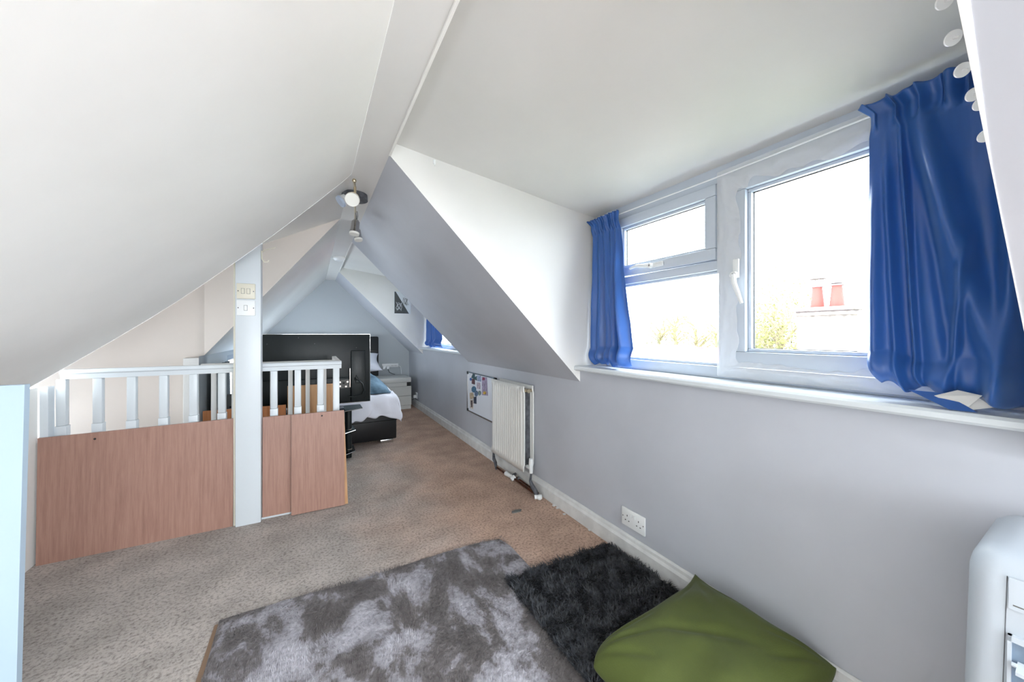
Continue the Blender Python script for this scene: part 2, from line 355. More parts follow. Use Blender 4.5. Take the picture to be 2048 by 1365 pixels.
# far left: slope, knee wall, gable, rear wall
def ysk(x): return 2.80+.767*(XL-x)
quad('ceiling', [(XL, 2.80, RZ), (XL, YG, RZ), (xs, YG, zfar(xs)), (xs, 3.47, zfar(xs))], 'white', 'far sloping ceiling left of the bed')
v, f_ = [], []; A0, A1, B0, B1 = 4.30, 5.60, .32, .90
q4((xs, 3.32, 0), (xs, YG, 0), (xs, YG, B0), (xs, 3.32, B0)); q4((xs, 3.32, B0), (xs, A0, B0), (xs, A0, zfar(xs)), (xs, 3.32, zfar(xs)))
q4((xs, A1, B0), (xs, YG, B0), (xs, YG, zfar(xs)), (xs, A1, zfar(xs))); q4((xs, A0, B1), (xs, A1, B1), (xs, A1, zfar(xs)), (xs, A0, zfar(xs)))
struct(mesh_obj('wall_left_far', v, f_, 'gable'), 'low wall left of the bed')
mb = MB()
for a in ((A0, A0+.05, B0, B1), (A1-.05, A1, B0, B1), (A0+.05, A1-.05, B0, B0+.05), (A0+.05, A1-.05, B1-.05, B1), (4.93, 4.97, B0+.05, B1-.05)): mb.box(xs-.055, xs, *a)
wo = struct(mb.build('window_6', 'upvc'), 'low window left of the bed, mostly behind the post'); MB().box(xs-.03, xs-.025, A0+.05, A1-.05, B0+.05, B1-.05).build('pane', 'glass', wo)
quad('wall_back', [(xs, YG, 0), (W, YG, 0), (W, YG, kz), (XS, YG, RZ), (XL, YG, RZ), (xs, YG, zfar(xs))], 'gable', 'blue-grey gable wall behind the bed')
# wall behind the camera, with a window added to brighten the room
wx0, wx1, wz0, wz1 = -.8, .8, .5, 1.7
quad('wall_front', [(-1.3, YB, 0), (W, YB, 0), (W, YB, wz0), (-1.3, YB, wz0)], 'white', 'wall behind the camera below the added window')
quad('wall_front', [(-1.3, YB, wz1), (W, YB, wz1), (W, YB, 2.1), (-1.3, YB, 2.1)], 'white', 'wall behind the camera above the added window')
quad('wall_front', [(-1.3, YB, wz0), (wx0, YB, wz0), (wx0, YB, wz1), (-1.3, YB, wz1)], 'white', 'wall behind the camera left of the added window')
quad('wall_front', [(wx1, YB, wz0), (W, YB, wz0), (W, YB, wz1), (wx1, YB, wz1)], 'white', 'wall behind the camera right of the added window')
mb = MB()
for a in ((wx0, wx0+.06, wz0, wz1), (wx1-.06, wx1, wz0, wz1), (wx0+.06, wx1-.06, wz0, wz0+.06), (wx0+.06, wx1-.06, wz1-.06, wz1), (-.03, .03, wz0+.06, wz1-.06)): mb.box(a[0], a[1], YB-.06, YB, a[2], a[3])
wo = struct(mb.build('added_window_4', 'upvc'), 'added window behind the camera for more daylight'); MB().box(wx0+.06, wx1-.06, YB-.035, YB-.03, wz0+.06, wz1-.06).build('pane', 'glass', wo)
# skirting boards
def skirt(name, x0, x1, y0, y1, lab, side):
    mb = MB()
    if side == 'R':
        prof = [(0, 0), (-.022, 0), (-.022, .070), (-.014, .082), (-.012, .094), (-.004, .100), (0, .100)]
        mb.poly([(x0+a, y0, b) for a, b in prof], y1-y0, (0, 1, 0))
    else:
        prof = [(0, 0), (0, .100), (.004, .100), (.012, .094), (.014, .082), (.022, .07), (.022, 0)]
        mb.poly([(x0+a, y0, b) for a, b in prof], y1-y0, (0, 1, 0))
    return struct(mb.build(name, 'skirt'), lab)
skirt('baseboard_right', W-.001, 0, YB, YG-.002, 'long white skirting board under the windows', 'R')
skirt('baseboard_left', xs+.001, 0, 3.47, YG-.002, 'skirting board left of the bed', 'L')
mb = MB(); mb.box(xs+.03, W-.03, YG-.02, YG-.001, 0, .1, .003); struct(mb.build('baseboard_back', 'skirt'), 'skirting board behind the bed')
# edge of the near grey slope (white plastered arris)
mb = MB()
a = Vector((W, D1[0], kz)); b = Vector((XS, D1[0], RZ)); t = Vector((-1, 0, 1)).normalized()
xm = .86
va = [mb.b.verts.new(p) for p in ((W, D1[0]-.0002, kz-.0015), (xm, D1[0]-.0003, slopeR(xm)-.0015), (XS, D1[0]-.029, RZ-.0015), (XS, D1[0]+.001, RZ-.0015), (W, D1[0]+.001, kz-.0015))]
vb = [mb.b.verts.new((p.co.x+.001, p.co.y, p.co.z+.002)) for p in va]
mb.b.faces.new(va); mb.b.faces.new(vb[::-1])
for i in range(5): mb.b.faces.new((va[i], va[(i+1) % 5], vb[(i+1) % 5], vb[i]))
struct(mb.build('trim_3', 'white'), 'white edge strip of the near slope')

# ---------------------------------------------------------------- windows
def window(name, y0, y1, lab):
    """y1 = far (left in view) end, y0 = near end"""
    z0, z1 = .915, 1.812
    X0 = XW
    ym0, ym1 = y0+.68, y0+.73      # mullion
    mb = MB()
    mb.box(X0, X0+.07, y0, y1, z0, z0+.05, .004); mb.box(X0, X0+.07, y0, y1, z1-.075, z1-.004, .004)
    mb.box(X0, X0+.07, y0, y0+.06, z0+.05, z1-.075, .004); mb.box(X0, X0+.07, y1-.075, y1, z0+.05, z1-.075, .004)
    mb.box(X0, X0+.07, ym0, ym1, z0+.05, z1-.075, .004); mb.box(X0, X0+.07, ym1, y1-.075, 1.372, 1.412, .004)
    # stepped glazing beads of the fixed light
    w_ = mb.build(name, 'upvc', smooth=True); struct(w_, lab)
    mb = MB(); a0, a1, b0, b1 = ym1, y1-.075, z0+.05, 1.372
    bw = .012
    for bx in ((a0, a1, b0, b0+bw), (a0, a1, b1-bw, b1), (a0, a0+bw, b0+bw, b1-bw), (a1-bw, a1, b0+bw, b1-bw)): mb.box(X0+.02, X0+.034, *bx, .003)
    mb.build('glazing_bead', 'upvc', w_, smooth=True)
    MB().box(X0+.038, X0+.044, a0, a1, b0, b1).build('pane', 'glass', w_)
    def sash(a0, a1, b0, b1, fw):
        mb = MB()
        for bx in ((a0, a1, b0, b0+fw), (a0, a1, b1-fw, b1), (a0, a0+fw, b0+fw, b1-fw), (a1-fw, a1, b0+fw, b1-fw)): mb.box(X0-.014, X0+.045, *bx, .004)
        sf = mb.build('sash_frame', 'upvc', w_, smooth=True)
        mb = MB(); bw = .013; c0, c1, d0, d1 = a0+fw, a1-fw, b0+fw, b1-fw
        for bx in ((c0, c1, d0, d0+bw), (c0, c1, d1-bw, d1), (c0, c0+bw, d0+bw, d1-bw), (c1-bw, c1, d0+bw, d1-bw)): mb.box(X0+.004, X0+.024, *bx, .004)
        mb.build('glazing_bead', 'upvc', sf, smooth=True)
        mb = MB(); bw = .003
        for bx in ((c0, c1, d0+.012, d0+.015), (c0, c1, d1-.015, d1-.012), (c0+.012, c0+.015, d0+.013, d1-.013), (c1-.015, c1-.012, d0+.013, d1-.013)): mb.box(X0+.022, X0+.028, *bx)
        mb.build('seal', 'black', sf)
        MB().box(X0+.028, X0+.034, c0, c1, d0, d1).build('pane', 'glass', sf)
    sash(ym1+.004, y1-.079, 1.416, z1-.079, .048)
    sash(y0+.064, ym0-.004, z0+.054, z1-.079, .062)
    # handles
    mb = MB(); yh = (ym1+y1)/2-.02+.02; zh = 1.440; x = X0-.014
    mb.box(x-.012, x, yh-.075, yh+.0, zh-.010, zh+.014, .004); mb.cone((x-.012, yh-.01, zh), (x-.03, yh-.01, zh), .013, .012)
    mb.tube([(x-.026, yh-.01, zh), (x-.032, yh+.03, zh+.004), (x-.03, yh+.07, zh+.010), (x-.026, yh+.115, zh+.004)], [.010, .009, .008, .006])
    hd = mb.build('handle', 'plastic', w_, smooth=True)
    MB().cone((x-.0302, yh-.01, zh), (x-.0312, yh-.01, zh), .005).build('lock_button', 'black', hd)
    mb = MB(); yh = ym0-.035; zh = 1.335
    mb.box(x-.012, x, yh-.012, yh+.012, zh-.012, zh+.065, .004); mb.cone((x-.012, yh, zh), (x-.03, yh, zh), .014, .013)
    mb.tube([(x-.028, yh, zh), (x-.034, yh-.008, zh-.035), (x-.034, yh-.022, zh-.075), (x-.030, yh-.034, zh-.115)], [.010, .010, .009, .006])
    hd = mb.build('handle', 'plastic', w_, smooth=True)
    MB().cone((x-.0302, yh, zh), (x-.0312, yh, zh), .005).build('lock_button', 'black', hd)
    # white side reveals up to the cheeks
    return w_
window('window_1', .20, 1.60, 'white framed double window of the near dormer')
window('window_2', 3.56, 5.09, 'white framed window of the far dormer')
for d0, d1, a0, a1 in ((D1[0], D1[1], .20, 1.60), (D2[0], D2[1], 3.56, 5.09)):
    v, f_ = [], []
    q4((XW+.01, d0, .89), (XW+.01, a0+.002, .89), (XW+.01, a0+.002, 1.81), (XW+.01, d0, 1.81))
    q4((XW+.01, a1-.002, .89), (XW+.01, d1, .89), (XW+.01, d1, 1.81), (XW+.01, a1-.002, 1.81))
    struct(mesh_obj('wall_window_side', v, f_, 'white'), 'plaster strip beside the window frame')
def sill(name, d0, d1, lab):
    mb = MB(); mb.poly([(1.352, 0, .888), (1.345, 0, .895), (1.345, 0, .908), (1.352, 0, .915), (1.56, 0, .915), (1.56, 0, .888)], d1-d0+.08, (0, 1, 0))
    bmesh.ops.translate(mb.b, verts=mb.b.verts, vec=(0, d0-.04, 0))
    # cut back the horns so that only the nose overlaps the slope
    for v_ in mb.b.verts:
        if v_.co.x > 1.36: v_.co.y = min(max(v_.co.y, d0+.001), d1-.001)
    return struct(mb.build(name, 'gloss', smooth=True), lab)
sill('trim_4', D1[0], D1[1], 'white window board of the near dormer'); sill('trim_5', D2[0], D2[1], 'white window board of the far dormer')
# crumpled film taped round the right hand light
def film():
    ya, yb, za, zb = .225, .925, .925, 1.775
    ca, cb, da, db = .33, .815, 1.00, 1.66
    per = []
    def along(p, q, n): return [(p[0]+(q[0]-p[0])*i/n, p[1]+(q[1]-p[1])*i/n) for i in range(n)]
    N = 70
    outer = along((ya, za), (yb, za), N)+along((yb, za), (yb, zb), N)+along((yb, zb), (ya, zb), N)+along((ya, zb), (ya, za), N)
    inner = along((ca, da), (cb, da), N)+along((cb, da), (cb, db), N)+along((cb, db), (ca, db), N)+along((ca, db), (ca, da), N)
    K = 12; vs = []
    for i, (o_, n_) in enumerate(zip(outer, inner)):
        sag = .5+.5*math.sin(i*.11+1); 
        for k in range(K+1):
            t = k/K; t2 = t*(.72+.28*noise.noise(Vector((i*.13, 1, 0)))+.25*sag*0.6)
            y = o_[0]+(n_[0]-o_[0])*t2; z = o_[1]+(n_[1]-o_[1])*t2
            x = XW-.0165-.009*math.sin(PI*t)*(1+.9*noise.noise(Vector((i*.18, t*3, 2))))-.005*abs(noise.noise(Vector((i*.5+t*2, t*5, 5))))
            vs.append((x, y, z))
    n = len(outer)
    fs = [(i*(K+1)+k, i*(K+1)+k+1, ((i+1) % n)*(K+1)+k+1, ((i+1) % n)*(K+1)+k) for i in range(n) for k in range(K)]
    o = mesh_obj('window_film', vs, fs, 'film', smooth=True)
    tag(o, 'crumpled sheer white film taped around the right-hand pane of the near window', 'window film')
film()

# ---------------------------------------------------------------- curtains
def curtain(name, xc, top, bot, zt, zb, nf, amp, label, seed, heading=.07, ridges=(), puff=.02, NU=150, NV=110, lining=None, hang=None, hemf=None, sweep=0):
    """top/bot = (ynear, yfar); u runs near -> far"""
    vs = []
    for j in range(NV+1):
        v_ = j/NV
        sp = v_**.8 if hang is None else hang(v_)
        a0 = top[0]+(bot[0]-top[0])*sp; a1 = top[1]+(bot[1]-top[1])*sp
        for i in range(NU+1):
            u = i/NU
            y = a0+(a1-a0)*u
            z = zt+(zb-zt)*v_
            uu = u+.05*noise.noise(Vector((u*2, v_*1.3, seed)))+sweep*(v_-.5)*math.sin(PI*u)
            body = (.5+.5*math.cos(2*PI*nf*uu+seed))**.8
            body = .65*body+.35*(.5+.5*math.cos(2*PI*(nf*.53)*uu+seed*2+v_))
            am = amp*(.45+.55*min(1, max(0, (v_-heading)/.55)))
            x = -am*body
            for ry, rw, ra, rv0, rv1, dr in ridges:
                cc = ry+dr*(v_-.5)
                k = 1/(1+math.exp(-(v_-rv0)*25))*1/(1+math.exp((v_-rv1)*25))
                x -= ra*k*math.exp(-((u-cc)/rw)**2)
            if v_ < heading*1.6:
                h = 1-min(1, max(0, (v_-heading)/(heading*.6)))
                x = x*(1-.8*h)-h*(.014+.008*math.cos(2*PI*nf*2.6*u+seed+3*noise.noise(Vector((u*3, 0, seed))))+.006*math.cos(2*PI*nf*4.3*u+1))
                y += h*.006*math.sin(2*PI*nf*2.6*u+1)
                # flared frill above the gathering tape
                fr = max(0, 1-v_/(heading*.55)); x -= fr*.014; y += (u-.5)*fr*.05
                z += (.002*math.sin(2*PI*nf*2.6*u)+.004*noise.noise(Vector((u*22, 0, seed))))*fr
            pv = .88+.05*noise.noise(Vector((u*4, 3, seed)))
            if v_ > pv:
                h = (v_-pv)/(1-pv)
                x += -puff*math.sin(PI*h*.75)+puff*.9*h*h
                z += .016*h*h*(.4+noise.noise(Vector((u*7, 0, seed)))*1.3)
                y += (.5-u)*.05*h*h
            x += .0022*noise.noise(Vector((u*14, v_*9, seed+4)))+.004*noise.noise(Vector((u*5, v_*5, seed)))
            if hemf: z += hemf(u)*max(0, (v_-.8)/.2)
            vs.append((xc+x, y, z))
    fs = [(j*(NU+1)+i, j*(NU+1)+i+1, (j+1)*(NU+1)+i+1, (j+1)*(NU+1)+i) for j in range(NV) for i in range(NU)]
    o = mesh_obj('curtain', vs, fs, 'satin', smooth=True)
    md = o.modifiers.new('s', 'SOLIDIFY'); md.thickness = .0015
    tag(o, label, 'curtain')
    return o
c1 = curtain('curtain', 1.462, (1.46, 1.665), (1.33, 1.675), 1.765, .925, 5, .038, 'blue satin curtain bunched at the left end of the near window', 2.0,
        ridges=((.12, .10, .035, .3, 1.2, .1), (.42, .06, .02, .35, 1.2, -.12)), puff=.03)
c2 = curtain('curtain', 1.445, (.150, .437), (.145, .432), 1.770, .932, 2.6, .034, 'large blue satin curtain at the right end of the near window', 4.1,
        ridges=((.42, .085, .050, .10, 1.2, -.55), (.72, .022, .024, .10, 1.2, -.12), (.84, .03, .018, .2, 1.2, -.10), (.95, .05, .02, .3, .95, .02), (.57, .05, -.02, .3, 1.2, -.3), (.12, .06, .03, .2, 1.2, .1), (.33, .03, .022, .55, .95, .3)), puff=.03, NU=200, NV=150,
        hang=lambda v_: v_, sweep=.06, hemf=lambda u: .03*u-.008)
c3 = curtain('curtain', 1.462, (4.72, 5.12), (4.36, 5.15), 1.765, .925, 4, .04, 'blue satin curtain at the far dormer window', 5.3, puff=.03,
        ridges=((.25, .1, .04, .3, 1.2, .1),))
# pale lining corner hanging out of the right curtain hem
mb = MB(); mb.poly([(1.398, .262, .962), (1.385, .298, .944), (1.375, .246, .919), (1.388, .222, .955)], .0015, (1, 0, 0))
mb.poly([(1.395, .240, .958), (1.377, .244, .917), (1.385, .205, .930)], .0015, (1, 0, 0))
mb.build('lining', 'cream', c2)
mb = MB(); mb.poly([(1.392, .345, .952), (1.362, .268, .9165), (1.366, .225, .9165), (1.395, .285, .952)], .002, (1, 0, 0)); mb.build('hem_corner', 'satin', c2)
# curtain wires
for k_, (a, b) in enumerate(((.14, 1.69), (3.48, 5.17))):
    mb = MB(); mb.tube([(1.465, a, 1.755), (1.465, (a+b)/2, 1.748), (1.465, b, 1.755)], .003)
    tag(mb.build('curtain_wire', 'plastic', smooth=True), ['white curtain wire across the top of the near window', 'white curtain wire across the top of the far window'][k_], 'curtain wire')

# ---------------------------------------------------------------- post with switches
t = thing('support_post', (-.322, 2.62, 0), 'tall white painted wooden post standing in front of the banister', 'post')
MB().box(-.383, -.262, 2.575, 2.665, 0, zc_(-.322)-.021, .004).build('post', 'gloss', t, smooth=True)
mb = MB(); mb.box(-.395, -.383, 2.600, 2.665, 0, zc_(-.39)-.004, .001); mb.build('side_strip', 'creamplastic', t)
def switch(z0, m, rockers, label):
    t = thing('light_switch', (-.330, 2.575, z0), label, 'light switch')
    MB().box(-.376, -.288, 2.565, 2.575, z0, z0+.088, .003).build('plate', m, t, smooth=True)
    for rx in rockers:
        MB().box(rx-.007, rx+.007, 2.561, 2.566, z0+.03, z0+.058, .0015).build('rocker', m, t)
        MB().box(rx-.0085, rx+.0085, 2.5645, 2.5655, z0+.0285, z0+.0595).build('rocker_gap', 'greybox', t)
    for sx in (-.368, -.296): MB().cone((sx, 2.5655, z0+.044), (sx, 2.5643, z0+.044), .003).build('screw', 'oldmetal', t)
switch(1.303, 'creamplastic', (-.346, -.320), 'cream double light switch, upper one on the white post')
switch(1.207, 'plastic', (-.333,), 'white single light switch, lower one on the white post')
mb = MB(); mb.tube([(-.262, 2.60, 1.58), (-.245, 2.57, 1.592), (-.19, 2.57, 1.615)], .003); mb.tube([(-.258, 2.572, 1.588), (-.256, 2.57, 1.54), (-.245, 2.568, 1.522), (-.228, 2.568, 1.525), (-.222, 2.568, 1.535)], .0035)
tag(mb.build('coat_hook', 'creamplastic', smooth=True), 'small bent metal hook at the top of the white post', 'hook')

# ---------------------------------------------------------------- banisters
def rail(name, x0, x1, y, zt, m, par, nm='handrail'):
    mb = MB(); prof = [(-.030, -.012), (-.022, 0), (.022, 0), (.030, -.012), (.030, -.018), (.020, -.024), (.018, -.048), (-.018, -.048), (-.020, -.024), (-.030, -.018)]
    mb.poly([(x0, y+a, zt+b) for a, b in prof], x1-x0, (1, 0, 0)); return mb.build(nm, m, par, smooth=True, flat_ang=.9)
t = thing('banister', (-.4, 2.69, 0), 'white front banister with square balusters behind the wood panels', 'banister')
rail('handrail', -1.10, .172, 2.695, .922, 'gloss', t)
b0 = None
for bx in (-1.100, -.972, -.845, -.717, -.590, -.462, -.335, -.206, -.079, .048):
    if b0 is None:
        mb = MB(); mb.box(bx-.020, bx+.020, 2.676, 2.716, .02, .64, .001); mb.box(bx-.018, bx+.018, 2.678, 2.714, .64, .874, .005)
        b0 = mb.build('baluster', 'gloss', t, smooth=True); bx0 = bx
    else:
        o = b0.copy(); C.objects.link(o); o.location = (bx-bx0, 0, 0)
mb = MB(); mb.box(.122, .160, 2.676, 2.714, 0, .874, .003); mb.build('newel', 'gloss', t, smooth=True)
mb = MB(); mb.box(-1.156, -1.128, 2.645, 2.70, 0, .842, .002); mb.build('half_newel', 'gloss', t)
MB().box(-1.13, .16, 2.672, 2.725, 0, .025, .002).build('base_rail', 'gloss', t)
t = thing('banister', (-.2, 3.34, 0), 'cream rear banister across the far side of the stairwell', 'banister')
rail('handrail', -.69, .172, 3.345, .889, 'cream', t)
b0 = None
for bx in [-.62+.118*i for i in range(7)]:
    if b0 is None:
        b0 = MB().box(bx-.015, bx+.015, 3.33, 3.36, .02, .842, .002).build('baluster', 'cream', t, smooth=True); bx0 = bx
    else: o = b0.copy(); C.objects.link(o); o.location = (bx-bx0, 0, 0)
MB().box(-.69, .16, 3.325, 3.365, 0, .022).build('base_rail', 'cream', t)
mb = MB(); mb.box(.143, .172, 2.726, 3.314, .874, .922, .004); struct(mb.build('trim_6', 'cream'), 'short return rail joining the two banisters')
mb = MB(); mb.box(-.80, -.705, 3.38, 3.468, -.3, .93, .003); struct(mb.build('trim_7', 'cream'), 'small pale boxed pier at the stairwell corner')

# ---------------------------------------------------------------- panels leaning on the banister
def panel(x0, x1, yb, yt, z0, z1, m, label, thick=.014, xt0=None, xt1=None, hole=None, zt1=None):
    xt0 = x0 if xt0 is None else xt0; xt1 = x1 if xt1 is None else xt1; zt1 = z1 if zt1 is None else zt1
    mb = MB(); mb.poly([(x0, yb, z0), (x1, yb, z0), (xt1, yt, zt1), (xt0, yt, z1)], thick, (0, 1, 0))
    o = mb.build('wood_panel', m); tag(o, label, 'panel')
    if hole:
        hx, hz = hole; hy = yb+(yt-yb)*(hz-z0)/(z1-z0)
        MB().cone((hx, hy+.001, hz), (hx, hy-.0008, hz), .005).build('screw_hole', 'dark', o)
    return o
panel(-1.148, -.398, 2.600, 2.625, .0, .600, 'wood', 'wide teak-coloured board leaning on the banister left of the white post', xt0=-1.153, hole=(-.96, .572), zt1=.612)
panel(-.258, -.112, 2.604, 2.628, .014, .603, 'wood', 'narrow teak-coloured board right beside the white post')
panel(-.110, .185, 2.572, 2.600, .004, .607, 'wood', 'squarish teak-coloured board at the right end of the banister', xt1=.182, hole=(.055, .585))
panel(-.05, .205, 2.592, 2.636, .0, .585, 'pine', 'thin pale board edge poking out behind the right-hand teak board', thick=.008, xt1=.186)
mb = MB(); mb.box(-1.1, -.05, 2.612, 2.66, .0, .012, .001)
struct(mb.build('trim_8', 'gloss'), 'white strip on the floor under the boards')
panel(-.69, -.18, 3.39, 3.372, .0, .545, 'orange', 'orange wooden board behind the rear banister')
panel(-.17, .17, 3.392, 3.374, .0, .690, 'pine', 'pale plywood board with screw holes behind the rear banister', hole=(-.11, .60))

# ---------------------------------------------------------------- white board end at the left edge
o = MB().poly([(-.790, 1.70, 0), (-1.02, 1.70, 0), (-1.02, 1.70, .945), (-.773, 1.70, .945)], .025, (0, 1, 0)).build('white_board', mat('pale_blue_white_paint', (186, 206, 222), .4)); tag(o, 'pale blue-white painted upright board end at the left edge of the picture', 'board')

# ---------------------------------------------------------------- radiator
t = thing('radiator', (1.35, 2.46, 0), 'white double panel radiator hanging on the grey wall', 'radiator')
def radpanel(x, name):
    ya, yb, za, zb = 2.20, 2.715, .134, .734; vs = []; NY = 104
    rows = [(za, 0), (za+.035, 0), (za+.05, 1), (zb-.05, 1), (zb-.035, 0), (zb, 0)]
    for z, k in rows:
        for i in range(NY+1):
            y = ya+(yb-ya)*i/NY; ph = (y-ya-.02)/(yb-ya-.04)*14
            d = 0
            if k and 0 < ph < 14: fr = ph % 1; d = .009*max(0, min(1, 2.6*(.5-abs(fr-.5))-.15))
            vs.append((x-.004*0-d+(.006 if k else 0), y, z))
    n = len(rows); fs = [(j*(NY+1)+i, j*(NY+1)+i+1, (j+1)*(NY+1)+i+1, (j+1)*(NY+1)+i) for j in range(n-1) for i in range(NY)]
    o = mesh_obj(name, vs, fs, 'rad', None, smooth=True)
    md = o.modifiers.new('s', 'SOLIDIFY'); md.thickness = .010; md.offset = 0
    o.data.set_sharp_from_angle(angle=.5); o.parent = t; o.matrix_parent_inverse = Matrix.Translation(-t.location)
radpanel(1.300, 'front_panel'); radpanel(1.374, 'back_panel')
mb = MB()
for i in range(24):
    y = 2.225+i*.02; mb.box(1.308, 1.366, y, y+.002, .17, .70)
mb.build('convector_fins', 'oldmetal', t)
MB().box(1.306, 1.368, 2.23, 2.69, .700, .706).build('inner_cover', 'dark', t)
mb = MB(); mb.cone((1.335, 2.19, .70), (1.335, 2.235, .70), .014); mb.cone((1.30, 2.212, .70), (1.374, 2.212, .70), .010); mb.build('bleed_valve', 'nickel', t, smooth=True)
mb = MB(); mb.cone((1.335, 2.165, .165), (1.335, 2.215, .165), .012); mb.cone((1.335, 2.16, .135), (1.335, 2.16, .19), .013); mb.cone((1.335, 2.16, .19), (1.335, 2.16, .235), .018, .015); mb.build('valve', 'plastic', t, smooth=True)
mb = MB(); mb.cone((1.335, 2.72, .165), (1.335, 2.75, .165), .012); mb.cone((1.335, 2.748, .13), (1.335, 2.748, .20), .012); mb.build('valve', 'oldmetal', t, smooth=True)
t = thing('heating_pipes', (1.33, 2.4, 0), 'copper and grey painted pipes running along the skirting under the radiator', 'pipes')
mb = MB(); mb.tube([(1.335, 2.748, .13), (1.332, 2.752, .10), (1.31, 2.70, .075), (1.31, 2.672, .055), (1.316, 2.665, .002)], [.008, .010, .014, .014, .009]); mb.build('pipe_bend', 'oldmetal', t, smooth=True)
mb = MB(); mb.tube([(1.335, 2.16, .135), (1.335, 2.165, .105), (1.325, 2.155, .085), (1.315, 2.11, .062), (1.318, 2.075, .04), (1.322, 2.06, .02)], [.006, .008, .010, .016, .016, .012]); mb.build('pipe_bend', 'oldmetal', t, smooth=True)
mb = MB(); mb.tube([(1.316, 2.66, .018), (1.318, 2.45, .017)], .0075); mb.tube([(1.322, 2.38, .022), (1.325, 2.06, .020)], .0075); mb.tube([(1.345, 2.38, .026), (1.343, 2.08, .024)], .006); mb.build('copper_run', 'copper', t, smooth=True)
mb = MB(); mb.cone((1.315, 2.49, .024), (1.318, 2.42, .024), .017, .013); mb.ball((1.315, 2.49, .024), .018); mb.cone((1.315, 2.42, .03), (1.318, 2.37, .028), .012); mb.cone((1.300, 2.385, .018), (1.330, 2.385, .035), .016); mb.build('valve_body', 'plastic', t, smooth=True)
MB().cone((1.340, 2.425, .03), (1.350, 2.405, .045), .010).build('valve_nut', 'oldmetal', t, smooth=True); MB().cone((1.335, 2.350, .03), (1.348, 2.345, .035), .012).build('valve_nut', 'oldmetal', t, smooth=True)
mb = MB(); mb.cone((1.300, 2.06, .014), (1.345, 2.04, .016), .014); mb.ball((1.322, 2.035, .017), .016, (1.1, 1.2, 1)); mb.build('end_cap', 'plastic', t, smooth=True)

# ---------------------------------------------------------------- whiteboard and bits on it
t = thing('whiteboard', (1.375, 3.12, .52), 'small white magnetic board hanging on the grey wall left of the radiator', 'whiteboard')
ya, yb, za, zb = 2.80, 3.45, .33, .728
MB().box(1.377, 1.388, ya+.004, yb-.004, za+.004, zb-.004).build('board_surface', 'board', t)
mb = MB()
for a in ((ya, yb, za, za+.012), (ya, yb, zb-.012, zb), (ya, ya+.012, za+.012, zb-.012), (yb-.012, yb, za+.012, zb-.012)): mb.box(1.371, 1.389, *a, .002)
mb.build('frame', 'chrome', t)
for cy, cz in ((ya, za), (ya, zb-.028), (yb-.028, za), (yb-.028, zb-.028)): MB().box(1.368, 1.3895, cy, cy+.028, cz, cz+.028, .003).build('corner_cap', 'black', t)
def wp(px, py): p = at(px, py, (1, 0, 0), 1.3765); return p.y, p.z
def col(name, c): 
    if name not in M: M[name] = mat(name, c, .5, var=.25, vscale=40)
    return name
def note(pts, color, name, label, cat, th=.002):
    P = [wp(*p) for p in pts]; P = [(1.3765, y, z) for y, z in P]
    o = MB().poly(P, th, (-1, 0, 0)).build(name, col('n_'+'_'.join(map(str, color)), color)); tag(o, label, cat)
    return o
def rnd(cx, cy, rx, ry, n=9): return [(cx+rx*math.cos(2*PI*i/n), cy+ry*math.sin(2*PI*i/n)) for i in range(n)]
b = 930; s_ = 1/11.375
def Z(x, y): return (930+x*s_, 730+y*s_)
note([Z(385, 275), Z(500, 290), Z(520, 705), Z(392, 690)], (172, 160, 190), 'bookmark', 'tall lilac picture strip on the whiteboard', 'card')
note(rnd(*Z(432, 320), 2.3, 3), (168, 60, 100), 'magnet', 'round crimson magnet at the top of the lilac strip', 'magnet', .006)
note(rnd(*Z(455, 640), 3, 3.2), (222, 180, 60), 'magnet', 'yellow and black magnet at the foot of the lilac strip', 'magnet', .006)
note([Z(280, 245), Z(365, 255), Z(368, 385), Z(285, 375)], (150, 165, 200), 'photo_card', 'pale blue picture card near the top of the whiteboard', 'card')
note([Z(270, 400), Z(350, 410), Z(352, 560), Z(272, 545)], (196, 182, 196), 'photo_card', 'pale pink picture card in the middle of the whiteboard', 'card')
note([Z(185, 205), Z(225, 215), Z(225, 290), Z(268, 255), Z(270, 360), Z(235, 340), Z(150, 290)], (40, 84, 92), 'magnet', 'dark teal jagged magnet at the top left of the whiteboard', 'magnet', .004)
note(rnd(*Z(135, 330), 1.7, 3), (40, 96, 170), 'magnet', 'small round blue magnet at the left edge of the whiteboard', 'magnet', .006)
note([Z(165, 320), Z(222, 320), Z(228, 450), Z(160, 430)], (104, 60, 66), 'magnet', 'maroon magnet below the teal magnet on the whiteboard', 'magnet', .004)
note(rnd(*Z(205, 560), 4.5, 6.5), (70, 116, 150), 'magnet', 'blue flower-like magnet on the left of the whiteboard', 'magnet', .004)
note(rnd(*Z(335, 645), 3, 5), (136, 156, 152), 'magnet', 'grey-green rounded magnet in the middle of the whiteboard', 'magnet', .004)
note(rnd(*Z(262, 655), 3.2, 6), (104, 130, 164), 'magnet', 'slate blue rounded magnet beside the grey-green one', 'magnet', .005)
note([Z(205, 735), Z(260, 725), Z(262, 890), Z(205, 880)], (44, 58, 82), 'magnet', 'dark navy strip magnet under the slate blue one', 'magnet', .004)
note([Z(112, 640), Z(180, 630), Z(205, 700), Z(195, 770), Z(120, 780)], (204, 186, 158), 'magnet', 'beige magnet with a brown spot at the left edge of the whiteboard', 'magnet', .004)
note([Z(120, 790), Z(190, 790), Z(190, 1005), Z(120, 985)], (226, 216, 206), 'photo_card', 'small white photo card at the bottom left of the whiteboard', 'card')
note([Z(135, 810), Z(178, 815), Z(175, 975), Z(140, 960)], (98, 84, 86), 'photo_print', 'dark portrait-shaped print on the bottom left card', 'card', .003)

